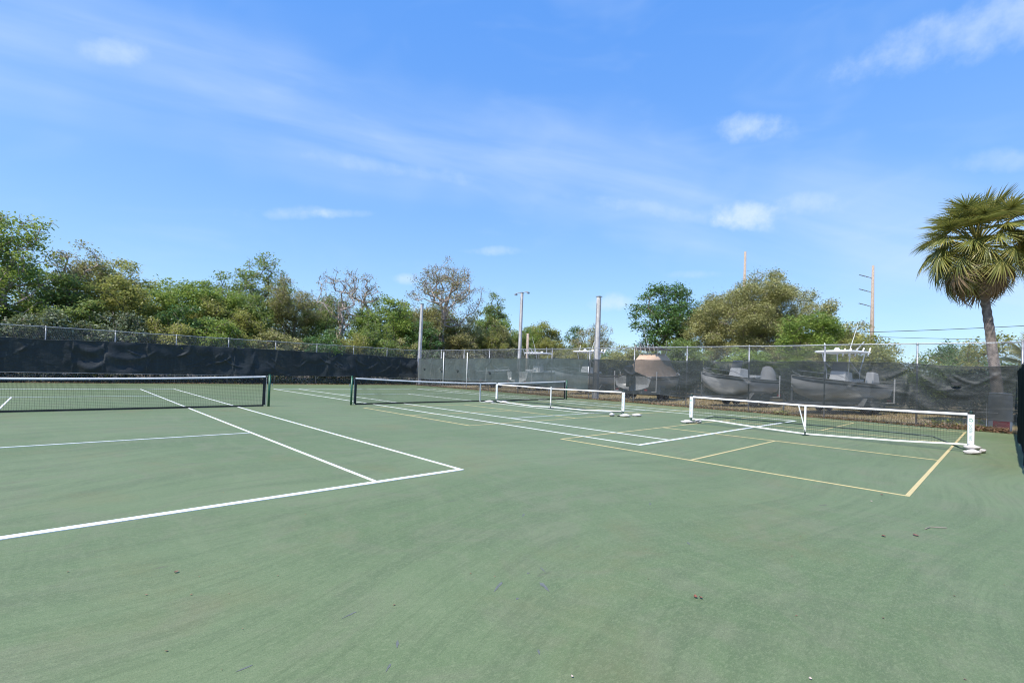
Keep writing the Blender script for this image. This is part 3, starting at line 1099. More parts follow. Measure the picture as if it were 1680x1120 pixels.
# ------------------------------------------------------------------ poles and wires
def square_pole(x, y, h, w0, w1, label, lean=(0, 0), mat='concrete', arm=None):
    root = empty('concrete_pole', (x, y, -0.05))
    tag(root, label, 'pole')
    vs = []
    for z, w in ((0, w0), (h, w1)):
        c = w * 0.22
        dx, dy = lean[0] * z / h, lean[1] * z / h
        for (sx, sy, ex, ey) in ((-1, -1, c, 0), (1, -1, -c, 0), (1, -1, 0, c), (1, 1, 0, -c), (1, 1, -c, 0), (-1, 1, c, 0), (-1, 1, 0, -c), (-1, -1, 0, c)):
            vs.append((dx + sx * w / 2 + ex, dy + sy * w / 2 + ey, z))
    fs = [(k, (k + 1) % 8, 8 + (k + 1) % 8, 8 + k) for k in range(8)] + [tuple(range(7, -1, -1)), tuple(range(8, 16))]
    MB().add(vs, fs).build('shaft', M[mat], root)
    b = MB()
    b.tube([(-w0 * 0.56, 0.04, 0.3), (lean[0] - w1 * 0.56, lean[1] + 0.04, h - 0.4)], 0.022, 6)
    b.build('conduit', M['galv'], root)
    MB().box((lean[0] - w1 * .6, lean[1] - w1 * .6, h), (lean[0] + w1 * .6, lean[1] + w1 * .6, h + 0.04)).build('cap', M['galv'], root)
    if arm:
        b = MB()
        b.tube([(lean[0] - arm, lean[1] + arm, h - 0.08), (lean[0] + arm, lean[1] - arm, h + 0.12)], 0.035, 6)
        b.build('bracket_arm', M['galv'], root)
        for s in (-1, 1):
            MB().box((lean[0] + s * arm - .12, lean[1] - s * arm - .08, h - .16 + s * .1), (lean[0] + s * arm + .12, lean[1] - s * arm + .08, h - .02 + s * .1)).build('lamp_stub', M['galv'], root)
    return root


square_pole(24.78, 19.35, 7.35, 0.33, 0.23, 'pale concrete pole rising at the fence corner in front of the trees', (0.05, -0.06))
square_pole(32.0, 13.80, 8.85, 0.34, 0.24, 'tall pale concrete pole with a small bracket on top behind the teal windscreen', (0.06, -0.05), arm=0.40)
square_pole(25.0, -0.02, 6.30, 0.36, 0.25, 'two toned concrete pole standing alone against the sky behind the fence', (0.03, -0.03))
b = MB().tube([(31.0, 11.8, 0), (31.0, 11.78, 4.86)], [0.13, 0.11], 10).build('wooden_post', M['wood_pole'], None, True)
tag(b, 'short brown wooden post beside the tall pole with the bracket', 'post')


def transmission_pole(x, y, h, label, arms):
    root = empty('transmission_pole', (x, y, 0))
    tag(root, label, 'utility pole', 'far transmission poles')
    MB().tube([(0, 0, 0), (0, 0, h * 0.5), (0, 0, h)], [0.40, 0.33, 0.20], 12).build('shaft', M['wood_pole'], root, True)
    for z in arms:
        a = MB().tube([(0, 0, z - 0.15), (-0.9, 0.85, z + 0.2), (-1.75, 1.75, z + 0.5)], 0.07, 6).build('insulator_arm', M['galv'], root)
        b = MB()
        for t in np.linspace(0.35, 1.0, 6):
            p = (-1.75 * t, 1.75 * t, z - .05 + .55 * t)
            b.lathe([(0.05, -0.12), (0.13, -0.10), (0.13, -0.04), (0.05, -0.02)], p, 8)
        b.build('insulator', M['cable'], a)
    return root


transmission_pole(94.4, 16.9, 25.6, 'far transmission pole topping the round olive tree', [])
transmission_pole(112.0, 0.1, 23.8, 'far transmission pole with three side arms left of the palm', [21.5, 18.8, 16.1])


def wire(pts, r, label, sag):
    a, b = Vector(pts[0]), Vector(pts[1])
    P = []
    for i in range(25):
        t = i / 24
        p = a.lerp(b, t)
        p.z -= sag * 4 * t * (1 - t)
        P.append(p)
    o = MB().tube(P, r, 5).build('power_line', M['cable'], None)
    tag(o, label, 'power line', 'overhead wires')


wire([(66.0, -3.8, 7.2), (92.0, -28.9, 10.2)], 0.035, 'upper overhead wire crossing behind the palm trunk', 0.25)
wire([(66.0, -3.8, 6.9), (92.0, -28.9, 7.6)], 0.025, 'lower thin overhead wire crossing behind the palm trunk', 0.2)

# ------------------------------------------------------------------ boats on trailers
def hull_section(t, L, B, Hs):
    """half breadth, chine breadth, keel z, chine z, sheer z at station t (0 stern .. 1 bow)"""
    bb = B / 2 * (1 - max(0.0, (t - 0.42) / 0.58) ** 2.3)
    bb = max(bb, 0.02)
    ch = bb * (0.86 - 0.35 * max(0, t - 0.4))
    kz = 0.42 * max(0, (t - 0.62) / 0.38) ** 2.2 * Hs * 2
    cz = 0.28 + 0.30 * max(0, t - 0.3) ** 1.4 * Hs
    sz = Hs * (0.92 + 0.34 * t ** 2)
    cz = min(max(cz, kz + 0.05), sz - 0.1)
    return bb, ch, min(kz, sz - 0.15), cz, sz


def boat(x, y, rz, L, B, label, hull_mat, top=False, tarp=None, engine='black_gel', engine_cover=False, console=True, low=0.55, top_z=2.45, top_shift=0.0):
    root = empty('boat', (x, y, low), rz)
    tag(root, label, 'boat', 'boats parked behind the fence')
    Hs = 0.95
    n = 22
    ring = []
    for i in range(n + 1):
        t = i / n
        bb, ch, kz, cz, sz = hull_section(t, L, B, Hs)
        X = (t - 0.45) * L
        sec = [(X, 0, kz), (X, ch * .55, kz + (cz - kz) * .42), (X, ch, cz), (X, (ch + bb) / 2 + .01, (cz + sz) / 2), (X, bb, sz)]
        ring.append([(a, -b_, c) for a, b_, c in sec[::-1]] + sec[1:])
    k = len(ring[0])
    vs = [p for r in ring for p in r]
    fs = [(i * k + j, i * k + j + 1, (i + 1) * k + j + 1, (i + 1) * k + j) for i in range(n) for j in range(k - 1)]
    fs.append(tuple(range(k)))
    hull = MB().add(vs, fs).build('hull', M[hull_mat], root, True)
    for s in (-1, 1):
        vs = []
        for i in range(n + 1):
            bb, ch, kz, cz, sz = hull_section(i / n, L, B, Hs)
            X = (i / n - 0.45) * L
            mid = (X, (ch + bb) / 2 + .01, (cz + sz) / 2)
            for f_ in (.42, .66):
                vs.append((X, s * (mid[1] + (bb - mid[1]) * f_ + .004), mid[2] + (sz - mid[2]) * f_))
        MB().add(vs, [(2 * i, 2 * i + 2, 2 * i + 3, 2 * i + 1) for i in range(n)]).build('hull_stripe', M['navy_gel' if hull_mat != 'navy_gel' else 'gelcoat'], hull)
    MB().box((.24 * L - .35, -.38, .5), (.24 * L + .25, .38, .98)).build('bow_seat', M['gelcoat'], root, False, .05)
    # gunwale and cockpit liner
    vs, fs = [], []
    for i in range(n + 1):
        t = i / n
        bb, ch, kz, cz, sz = hull_section(t, L, B, Hs)
        X = (t - 0.45) * L
        inn = max(bb - 0.20, 0.005)
        fl = min(0.42 + 0.25 * t, sz - 0.08)
        vs += [(X, -bb - .012, sz - .03), (X, -bb - .012, sz + .03), (X, -inn, sz + .03), (X, -inn * .96, fl), (X, inn * .96, fl), (X, inn, sz + .03), (X, bb + .012, sz + .03), (X, bb + .012, sz - .03)]
    for i in range(n):
        for j in range(7):
            fs.append((i * 8 + j, i * 8 + j + 1, (i + 1) * 8 + j + 1, (i + 1) * 8 + j))
    fs.append((0, 1, 2, 3, 4, 5, 6, 7))
    MB().add(vs, fs).build('deck', M['gelcoat'], root)
    # rub rail
    for s in (-1, 1):
        pts = []
        for i in range(n + 1):
            bb, ch, kz, cz, sz = hull_section(i / n, L, B, Hs)
            pts.append(((i / n - 0.45) * L, s * (bb + .02), sz - .01))
        MB().tube(pts, 0.022, 6).build('rub_rail', M['rubber'], root)
        # bow rail
        pts = []
        for i in range(12, n):
            bb, ch, kz, cz, sz = hull_section(i / n, L, B, Hs)
            pts.append(((i / n - 0.45) * L, s * max(bb - .08, 0.02), sz + 0.05 + 0.22 * min(1, (i - 12) / 3)))
        MB().tube(pts, 0.014, 6).build('bow_rail', M['alu'], root)
    if console:
        cx = -0.02 * L + top_shift
        b = MB()
        vs = [(cx - .42, -.42, .4), (cx + .50, -.42, .4), (cx + .50, .42, .4), (cx - .42, .42, .4),
              (cx - .36, -.36, 1.45), (cx + .20, -.36, 1.52), (cx + .20, .36, 1.52), (cx - .36, .36, 1.45)]
        b.add(vs, [(0, 3, 2, 1), (4, 5, 6, 7), (0, 1, 5, 4), (1, 2, 6, 5), (2, 3, 7, 6), (3, 0, 4, 7)])
        con = b.build('console', M['gelcoat'], root, False, 0.05)
        b = MB()
        b.add([(cx + .18, -.37, 1.50), (cx + .18, .37, 1.50), (cx + .02, .34, 1.95), (cx + .02, -.34, 1.95), (cx + .16, -.37, 1.50), (cx + .16, .37, 1.50), (cx, .34, 1.95), (cx, -.34, 1.95)],
              [(0, 1, 2, 3), (7, 6, 5, 4), (0, 3, 7, 4), (1, 5, 6, 2), (3, 2, 6, 7), (0, 4, 5, 1)])
        b.build('windshield', M['smoked'], con)
        # leaning post
        b = MB()
        b.box((cx - 1.25, -.45, 1.0), (cx - .85, .45, 1.14))
        b.build('leaning_post', M['gelcoat'], root, False, 0.04)
        b = MB()
        for sy in (-.38, .38):
            b.tube([(cx - 1.2, sy, .42), (cx - 1.1, sy, 1.02)], .022, 6)
            b.tube([(cx - .88, sy, .42), (cx - .98, sy, 1.02)], .022, 6)
        b.build('leaning_post_frame', M['alu'], root)
    if top:
        cx = -0.04 * L + top_shift
        tt = empty('t_top')
        tt.parent = root
        b = MB()
        for sy in (-1, 1):
            for dx, ddx in ((-.55, -.72), (.38, .55)):
                b.tube([(cx + dx, sy * .50, .45), (cx + dx * 1.02, sy * .52, 1.5), (cx + ddx, sy * .66, top_z)], .026, 6)
            b.tube([(cx - .55, sy * .52, 1.4), (cx + .5, sy * .6, 2.0)], .02, 6)
            b.tube([(cx - .9, sy * .70, top_z), (cx + .95, sy * .70, top_z)], .022, 6)
        b.build('t_top_frame', M['alu'], tt)
        # canopy slab with rounded plan
        prof = []
        for q in range(24):
            a = 2 * math.pi * q / 24
            prof.append((cx + math.copysign(abs(math.cos(a)) ** .45, math.cos(a)) * 1.12, math.copysign(abs(math.sin(a)) ** .45, math.sin(a)) * .92))
        vs = [(px, py, top_z + .02) for px, py in prof] + [(px, py, top_z + .07) for px, py in prof] + [(cx + (px - cx) * .9, py * .9, top_z + .10) for px, py in prof]
        fs = [tuple(range(23, -1, -1)), tuple(range(48, 72))]
        for lv in (0, 24):
            fs += [(lv + q, lv + (q + 1) % 24, lv + 24 + (q + 1) % 24, lv + 24 + q) for q in range(24)]
        MB().add(vs, fs).build('canopy', M['gelcoat' if top != 'canvas' else 'canvas_dark'], tt)
        b = MB()
        for sy in (-.6, -.3, 0, .3, .6):
            b.tube([(cx - 1.08, sy, top_z - .10), (cx - 1.30, sy, top_z + .30)], .032, 6)
        for sy in (-.75, .75):
            b.tube([(cx + .2, sy, top_z + .1), (cx - .1, sy * 1.25, top_z + .55)], .02, 6)
        b.build('rod_holders', M['alu'], tt)
        b = MB()
        b.tube([(cx + .3, .5, top_z + .1), (cx - .25, .58, top_z + 1.5)], [.016, .006], 5)
        b.lathe([(.10, 0), (.12, .05), (.10, .12), (.03, .15)], (cx + .45, 0, top_z + .10), 12)
        b.build('antenna', M['gelcoat'], tt)
    # outboard at the stern
    ex = -0.45 * L
    eng = empty('outboard_motor')
    eng.parent = root
    b = MB()
    if engine_cover:
        vs, fs = [], []
        lv = [(0.30, 0.40, 0.02), (0.55, 0.44, 0.0), (0.95, 0.42, 0.02), (1.35, 0.34, 0.05), (1.62, 0.24, 0.10), (1.70, 0.10, 0.12)]
        rng = random.Random(int(abs(x * 10)))
        for (z, w, sh) in lv:
            for q in range(18):
                a = 2 * math.pi * q / 18
                rr = 1 + 0.08 * math.sin(q * 2.7 + z * 6) + rng.uniform(-.03, .03)
                vs.append((ex - .38 + sh + math.cos(a) * w * 1.05 * rr, math.sin(a) * w * rr, z))
        for i in range(len(lv) - 1):
            fs += [(i * 18 + q, i * 18 + (q + 1) % 18, (i + 1) * 18 + (q + 1) % 18, (i + 1) * 18 + q) for q in range(18)]
        fs.append(tuple(range((len(lv) - 1) * 18, len(lv) * 18)))
        b.add(vs, fs)
        b.build('engine_cover', M['grey_tarp'], eng, True)
    else:
        b.add([(ex - .72, -.24, .95), (ex - .14, -.22, .95), (ex - .14, .22, .95), (ex - .72, .24, .95),
               (ex - .66, -.19, 1.48), (ex - .22, -.17, 1.55), (ex - .22, .17, 1.55), (ex - .66, .19, 1.48)],
              [(0, 3, 2, 1), (4, 5, 6, 7), (0, 1, 5, 4), (1, 2, 6, 5), (2, 3, 7, 6), (3, 0, 4, 7)])
        b.build('cowling', M[engine], eng, False, 0.06)
    b = MB()
    b.box((ex - .58, -.10, .25), (ex - .28, .10, .97))
    b.box((ex - .28, -.16, .45), (ex + .0, .16, .90))
    b.box((ex - .70, -.13, .12), (ex - .18, .13, .16))
    b.build('midsection', M[engine], eng, False, 0.03)
    b = MB()
    b.lathe([(.02, -.78), (.07, -.70), (.085, -.45), (.06, -.22), (.02, -.15)], (0, 0, 0), 10)
    b.v = [(ex + p[2] * 1.0 + .05, p[1], p[0] - .06) for p in b.v]
    for q in range(3):
        a = 2 * math.pi * q / 3
        c, s = math.cos(a), math.sin(a)
        b.quad((ex - .74, c * .03, s * .03 - .06), (ex - .76, c * .17 - s * .06, s * .17 + c * .06 - .06), (ex - .72, c * .18, s * .18 - .06), (ex - .70, c * .17 + s * .06, s * .17 - c * .06 - .06))
    b.build('propeller', M[engine], eng)
    if tarp:
        # cover tented over the superstructure down to the gunwale
        vs, fs = [], []
        nx, ny = 26, 17
        rng = random.Random(5)
        for i in range(nx + 1):
            t = i / nx
            bb, ch, kz, cz, sz = hull_section(min(t, .97), L, B, Hs)
            X = (t - 0.45) * L * 1.01 - .02
            # ridge height and plateau half width
            pk = 1.02
            up_ = max(0.0, 1 - max(0.0, abs(X - (-.04 * L)) - .75) / (.40 * L))
            rz_ = sz + (1.38) * up_ ** 1.1 + 0.05
            plate = 0.62 * up_ + .03
            for j in range(ny):
                s = -1 + 2 * j / (ny - 1)
                a = abs(s)
                if a < .3:
                    yy = plate * a / .3
                    zz_ = rz_
                else:
                    f = (a - .3) / .7
                    yy = plate + (bb + .05 - plate) * f
                    zz_ = rz_ + (sz - .10 - rz_) * f - .10 * up_ * math.sin(math.pi * f)
                zz_ += .02 * math.sin(i * 1.9 + j * .8)
                vs.append((X, math.copysign(yy, s), zz_))
        for i in range(nx):
            fs += [(i * ny + j, i * ny + j + 1, (i + 1) * ny + j + 1, (i + 1) * ny + j) for j in range(ny - 1)]
        MB().add(vs, fs).build('tarpaulin', M[tarp], root, True)
    return root


def trailer(x, y, rz, L, B, label, axles=2, guides=True):
    root = empty('boat_trailer', (x, y, 0), rz)
    tag(root, label, 'boat trailer', 'trailers under the parked boats')
    b = MB()
    for s in (-1, 1):
        b.box((-.45 * L, s * .62 - .04, .44), (.35 * L, s * .62 + .04, .56))
        b.tube([(.35 * L, s * .60, .50), (.62 * L, 0, .48)], .05, 6)
    b.tube([(.60 * L, 0, .48), (.74 * L, 0, .46)], .05, 6)
    for xx in (-.42 * L, -.15 * L, .12 * L, .33 * L):
        b.box((xx - .04, -.64, .46), (xx + .04, .64, .54))
    b.build('frame', M['galv'], root)
    MB().tube([(.66 * L, .12, .05), (.66 * L, .12, .85)], .035, 8).build('jack', M['galv'], root)
    MB().tube([(.54 * L, 0, .5), (.54 * L, 0, 1.15)], .045, 8).build('winch_post', M['galv'], root)
    hb = B / 2 * .92
    for a in range(axles):
        xx = -.22 * L + a * .78
        MB().tube([(xx, -hb, .33), (xx, hb, .33)], .035, 6).build('axle', M['galv'], root)
        for s in (-1, 1):
            wy = s * (hb - .02)
            w = MB()
            w.lathe([(.20, -.09), (.30, -.10), (.335, -.06), (.335, .06), (.30, .10), (.20, .09)], (xx, wy, .335), 20, 'Y')
            wh = w.build('wheel', M['rubber'], root, True)
            r_ = MB()
            r_.lathe([(.205, -.085), (.20, .0), (.12, .03), (.05, .06), (.03, .07)] if s > 0 else [(.03, -.07), (.05, -.06), (.12, -.03), (.20, .0), (.205, .085)], (xx, wy, .335), 16, 'Y')
            r_.build('rim', M['rim'], wh, True)
    for s in (-1, 1):
        wy = s * (hb - .02)
        vs = []
        x0, x1 = -.22 * L - .42, -.22 * L + (axles - 1) * .78 + .42
        for i in range(11):
            t = i / 10
            xx = x0 + (x1 - x0) * t
            z = .40 + .36 * min(1, math.sin(math.pi * t) * 1.7)
            vs += [(xx, wy - .13, z), (xx, wy + .13, z)]
        MB().add(vs, [(2 * i, 2 * i + 2, 2 * i + 3, 2 * i + 1) for i in range(10)]).build('fender', M['galv'], root)
        lamp = MB().box((-.46 * L - .05, s * .95 - .09, .60), (-.46 * L, s * .95 + .09, .70))
        lamp.build('tail_light', M['red_lens'], root)
        if guides:
            MB().tube([(-.40 * L, s * .62, .50), (-.40 * L, s * (B / 2 + .16), .55), (-.40 * L, s * (B / 2 + .18), 1.75)], .034, 8).build('guide_post', M['pvc'], root)
    return root


def boat_set(x, y, rz, L, B, lab_b, lab_t, hull, **kw):
    guides = kw.pop('guides', True)
    axles = kw.pop('axles', 2)
    boat(x, y, rz, L, B, lab_b, hull, **kw)
    trailer(x, y, rz, L, B, lab_t, axles, guides)


PI = math.pi
# bow away from the fence (local +x = away) unless turned round
boat_set(29.2, -1.6, R(4), 6.6, 2.45, 'boat covered by a tan tarpaulin seen through the windscreen', 'trailer under the boat with the tan tarpaulin',
         'grey_gel', top='canvas', tarp='tan_tarp', top_z=2.62)
boat_set(28.9, -6.9, R(158), 4.7, 2.1, 'open boat with grey cloth over its engine seen through the windscreen', 'trailer with pale wheels under the open boat with the wrapped engine',
         'gelcoat', engine_cover=True, console=True, low=.60)
boat_set(29.0, -11.6, R(162), 6.2, 2.4, 'boat with a long white hard top right of the wrapped engine boat', 'trailer under the boat with the long white hard top',
         'gelcoat', top=True, top_z=2.42, top_shift=-0.3, engine='gelcoat')
boat_set(30.6, 5.0, R(178), 6.4, 2.35, 'boat with a frame top and bow towards the two toned concrete pole', 'trailer under the boat with the frame top',
         'gelcoat', top=True, top_z=2.60)
boat_set(31.2, 10.4, R(3), 6.4, 2.3, 'boat with rod holders on its hard top below the tall bracketed pole', 'trailer under the boat below the bracketed pole',
         'gelcoat', top=True, top_z=2.50)
boat_set(30.6, 15.2, R(-3), 5.6, 2.1, 'low open boat behind the teal windscreen near the fence corner', 'trailer under the low open boat near the fence corner',
         'navy_gel', console=False)

for (x, y, h, lab) in ((FX - 0.16, 14.78, 2.88, 'white pipe leaning on the teal windscreen nearest the corner'), (FX - 0.16, 11.66, 2.82, 'second white pipe from the corner standing against the teal windscreen')):
    o = MB().tube([(x, y, 0.0), (x - 0.0, y + .03, h)], 0.032, 8).build('white_pipe', M['pvc'], None, True)
    tag(o, lab, 'pipe')

# barrel, crate and pipe cross beside the palm
root = empty('barrel', (24.95, -17.35, 0))
tag(root, 'grey plastic barrel behind the windscreen beside the palm', 'barrel')
MB().lathe([(.27, 0), (.29, .03), (.30, .30), (.29, .33), (.30, .36), (.30, .68), (.29, .71), (.30, .74), (.30, 1.2), (.27, 1.28)], (0, 0, 0), 24).build('drum', M['barrel'], root, True)
MB().lathe([(.29, 1.27), (.29, 1.32), (.05, 1.33)], (0, 0, 0), 24).build('lid', M['rim'], root, True)
root = empty('crate', (24.62, -17.38, 0.0))
tag(root, 'dark red plastic crate at the foot of the fence under the windscreen', 'crate')
b = MB()
b.box((-.02, -.20, .02), (.0, .20, .34))
b.box((.30, -.20, .02), (.32, .20, .34))
b.box((0, -.20, .02), (.30, -.18, .34))
b.box((0, .18, .02), (.30, .20, .34))
b.box((0, -.18, .02), (.30, .18, .04))
b.build('shell', M['red_crate'], root)
for z in (.12, .22, .31):
    MB().box((-.032, -.205, z), (-.021, .205, z + .03)).build('rib', M['red_crate'], root)
b = MB()
b.tube([(24.62, -17.02, 0.0), (24.62, -17.02, 0.95)], .012, 6)
b.tube([(24.63, -17.30, .62), (24.63, -16.76, .62)], .012, 6)
o = b.build('pipe_cross', M['pvc'], None)
tag(o, 'thin white pipe cross behind the windscreen beside the palm', 'pipe')

# ------------------------------------------------------------------ vegetation
def kite_leaves(C, size, rng, aspect=0.5, upb=0.35, droop=None):
    """C (n,3) leaf centres; diamond leaves with random tilt"""
    n = len(C)
    nr = rng.normal(size=(n, 3))
    nr[:, 2] = np.abs(nr[:, 2]) + upb
    nr /= np.linalg.norm(nr, axis=1, keepdims=True)
    a = rng.normal(size=(n, 3))
    if droop is not None:
        a[:, 2] -= droop
    a -= nr * np.sum(a * nr, 1, keepdims=True)
    a /= np.linalg.norm(a, axis=1, keepdims=True) + 1e-9
    b = np.cross(nr, a)
    s = size * rng.uniform(0.6, 1.35, (n, 1))
    V = np.stack([C - a * s * .5, C + b * s * aspect * .5 + a * s * 0.05, C + a * s * .5, C - b * s * aspect * .5 + a * s * 0.05], 1).reshape(-1, 3)
    F = np.arange(n * 4).reshape(n, 4)
    return V, F


def branch_system(trunk, tips, rt0, rng, wiggle=0.18, cull=None):
    """connect tips to the trunk through the nearest lower node; radii from the number of tips carried"""
    nodes = [np.array(p, float) for p in trunk]
    par = [-1] + list(range(len(trunk) - 1))
    base = nodes[0]
    order = np.argsort([np.linalg.norm((t - nodes[-1]) * np.array([1, 1, .7])) for t in tips])
    tipidx = []
    for k in order:
        t = tips[k]
        A = np.array(nodes)
        dd = np.linalg.norm(A - t, axis=1)
        pen = np.where(A[:, 2] > t[2] - 0.05, 2.5, 0.0) + np.where(np.arange(len(A)) < 2, 3.0, 0.0)
        j = int(np.argmin(dd + pen))
        d = t - nodes[j]
        ln = np.linalg.norm(d)
        ns = max(1, int(ln / 0.7))
        prev = j
        p0 = nodes[j].copy()
        for q in range(1, ns + 1):
            f = q / ns
            p = p0 + d * f
            if q < ns:
                p = p + rng.normal(size=3) * wiggle * min(ln, 2.0) * 0.5 + np.array([0, 0, 0.12 * ln * math.sin(math.pi * f) * .5])
            nodes.append(p)
            par.append(prev)
            prev = len(nodes) - 1
        tipidx.append(prev)
    cnt = np.zeros(len(nodes))
    for i in tipidx:
        while i >= 0:
            cnt[i] += 1
            i = par[i]
    rad = np.maximum(0.012, rt0 * (cnt / max(1, cnt.max())) ** 0.52)
    b = MB()
    for i in range(1, len(nodes)):
        j = par[i]
        rj = min(rad[j], rad[i] * 1.7)
        b.tube([nodes[j], nodes[i]], [rj, rad[i]], 5 if rad[i] < .06 else 7, caps=False)
    return b, nodes


def tree(name, label, x, y, H, Wd, leaf, bark='bark', seed=1, crown_lo=0.28, leaf_size=0.20, density=1.0, clump=0.60, lobes=6,
         depth=None, bare=False, aspect=.55, droop=None, fork=0.30, group='trees beyond the fences', lean=0.0, flat=1.0, rt=None, cat='tree', twigs=0, dome=False):
    rng = np.random.default_rng(seed)
    root = empty(name, (x, y, 0), float(rng.uniform(0, 6.28)) if depth is None else 0.0)
    tag(root, label, cat, group)
    dpt = depth if depth else Wd
    ch = H * (1 - crown_lo)
    cz = H * crown_lo + ch / 2
    # lobes make the outline uneven
    L = []
    for k in range(lobes):
        a = rng.uniform(0, 6.28)
        rr = rng.uniform(0.15, 0.52)
        zc = cz + rng.uniform(-.30, .30) * ch
        sq = 1 - 0.35 * abs(zc - cz) / (ch / 2)
        L.append((math.cos(a) * rr * Wd * .5, math.sin(a) * rr * dpt * .5, zc, rng.uniform(.34, .56) * Wd * .5 * 1.15 * sq, rng.uniform(.30, .48) * ch * .55 * flat))
    L.append((0, 0, H - ch * .26, Wd * .27, ch * .26))
    for q in range((1 + lobes // 2) * (5 if dome else 1)):
        L.append((0, 0, cz - ch * .04, Wd * .45, ch * .47) if dome else (0, 0, cz - ch * .04, Wd * .43, ch * .45))
    vol = Wd * dpt * ch * .52
    nc = int(max(14, vol / (clump ** 3 * 4.2) * 0.55) * (1.0 if not bare else .8))
    nc = min(int(nc * 1.35), 600 if dome else 260)
    tips = []
    guard = 0
    while len(tips) < nc and guard < nc * 60:
        guard += 1
        lx, ly, lz, lr, lh = L[rng.integers(len(L))]
        u = rng.normal(size=3)
        u /= np.linalg.norm(u)
        r_ = rng.uniform(.25, 1.0) ** 0.45
        p = np.array([lx + u[0] * lr * r_, ly + u[1] * lr * r_, lz + u[2] * lh * r_])
        if p[2] > H - clump * .3 or p[2] < H * crown_lo * .7:
            continue
        tips.append(p)
    tips = np.array(tips)
    fz = H * fork
    trunk = [(0, 0, -0.1), (rng.normal() * .06 + lean * .25, rng.normal() * .06, fz * .45), (rng.normal() * .12 + lean * .6, rng.normal() * .12, fz), (rng.normal() * .2 + lean, rng.normal() * .2, fz + (H - fz) * .3)]
    rt0 = rt if rt else 0.028 * H ** 1.05 * .55
    b, nodes = branch_system(trunk, tips, rt0, rng)
    if twigs:
        Q0, Q1 = [], []
        for p in tips:
            for q in range(twigs):
                d = rng.normal(size=3)
                d[2] += .5
                d /= np.linalg.norm(d)
                e = p + d * rng.uniform(.3, .95) * clump
                Q0.append(p)
                Q1.append(e)
                for q2 in range(2):
                    d2 = d + rng.normal(size=3) * .55
                    d2 /= np.linalg.norm(d2)
                    m_ = p + (e - p) * rng.uniform(.4, .9)
                    Q0.append(m_)
                    Q1.append(m_ + d2 * rng.uniform(.2, .6) * clump)
        V, F = rods(Q0, Q1, 0.011, 3)
    tr = b.build('trunk', M[bark], root, True)
    if twigs:
        np_mesh('twigs', V, F, M['twig'], root)['kind'] = 'stuff'
    per = int(150 * density * (clump / .6) ** 2 * (.2 / leaf_size) ** 2 * .8)
    if per > 0:
        C, at = [], []
        for p in tips:
            k = max(2, int(per * rng.uniform(.55, 1.4)))
            g = rng.normal(size=(k, 3))
            g *= (np.abs(rng.normal(size=(k, 1))) * .35 + .42) / (np.linalg.norm(g, axis=1, keepdims=True) + 1e-6)
            g *= clump * np.array([1.15, 1.15, .8])
            C.append(p + g)
            at.append(np.clip(rng.normal(.5, .24, k) + rng.normal(0, .10), 0, 1))
        C = np.concatenate(C)
        at = np.concatenate(at)
        V, F = kite_leaves(C, leaf_size, rng, aspect, .8, droop)
        np_mesh('crown', V, F, M[leaf], root, np.repeat(at, 4))['kind'] = 'stuff'
    return root


G1 = 'woodland trees behind the back fence'
T = tree
# --- woodland behind the back fence, from the picture's edge to the corner
T('broadleaf_tree', 'tall open tree at the picture edge with sky showing between its limbs', -1.3, 25.0, 10.3, 6.4, 'leaf_bright', 'pale_bark', 1, .22, .18, .55, .62, 7, group=G1, twigs=3)
T('broadleaf_tree', 'broad green tree beyond the picture edge tree', -5.6, 27.5, 10.6, 6.2, 'leaf_mid', 'bark', 2, .20, .22, 1.0, .66, 7, group=G1)
T('thin_crowned_tree', 'thin brownish crown with pink branches second from the picture edge', 1.95, 27.0, 10.0, 4.6, 'leaf_brown', 'pale_bark', 3, .30, .15, .45, .60, 6, group=G1, twigs=5)
T('broadleaf_tree', 'yellow green sloping tree below the thin pink branched crown', 4.6, 24.6, 8.0, 5.6, 'leaf_yellow', 'bark', 4, .16, .17, 1.1, .60, 7, group=G1)
T('broadleaf_tree', 'dull olive tree peeping over the yellow green tree', 4.3, 31.0, 9.7, 4.8, 'leaf_olive', 'bark', 5, .25, .18, .8, .62, 6, group=G1)
T('broadleaf_tree', 'bright green tree in the dip of the tree line', 8.2, 26.0, 8.1, 6.0, 'leaf_bright', 'bark', 6, .18, .19, 1.0, .62, 7, group=G1)
T('broadleaf_tree', 'green tree with airy top right of the dip in the tree line', 11.3, 29.5, 9.7, 5.2, 'leaf_mid', 'bark', 7, .22, .19, .85, .6, 7, group=G1, twigs=2)
T('broadleaf_tree', 'tallest airy green tree above the feathery olive one', 14.1, 28.6, 11.2, 5.6, 'leaf_mid', 'bark', 8, .30, .20, .62, .60, 8, group=G1, twigs=3)
T('feathery_tree', 'feathery dull olive tree with hanging twigs above the back windscreen', 15.4, 24.4, 8.4, 6.0, 'leaf_brown', 'bark', 9, .14, .13, 1.2, .62, 7, group=G1, twigs=4, aspect=.4, droop=.9)
T('bare_tree', 'nearly bare tree with pale forked limbs against the sky', 20.3, 27.0, 10.9, 6.6, 'leaf_brown', 'pale_bark', 10, .38, .16, .07, .62, 7, group=G1, twigs=6, bare=True, lean=.5, fork=.34)
T('bare_tree', 'slim bare tree with white leaning trunk left of the corner pole', 23.6, 28.5, 11.5, 4.8, 'leaf_brown', 'pale_bark', 11, .40, .16, .10, .58, 6, group=G1, twigs=6, bare=True, lean=.9, fork=.42)
T('broadleaf_tree', 'green tree left of the corner pole', 25.4, 25.4, 9.0, 5.2, 'leaf_bright', 'bark', 12, .18, .20, .9, .6, 7, group=G1)
T('broadleaf_tree', 'dark green tree between the two bare trees', 20.9, 31.0, 9.0, 6.4, 'leaf_mid', 'bark', 13, .15, .20, 1.0, .66, 7, group=G1)
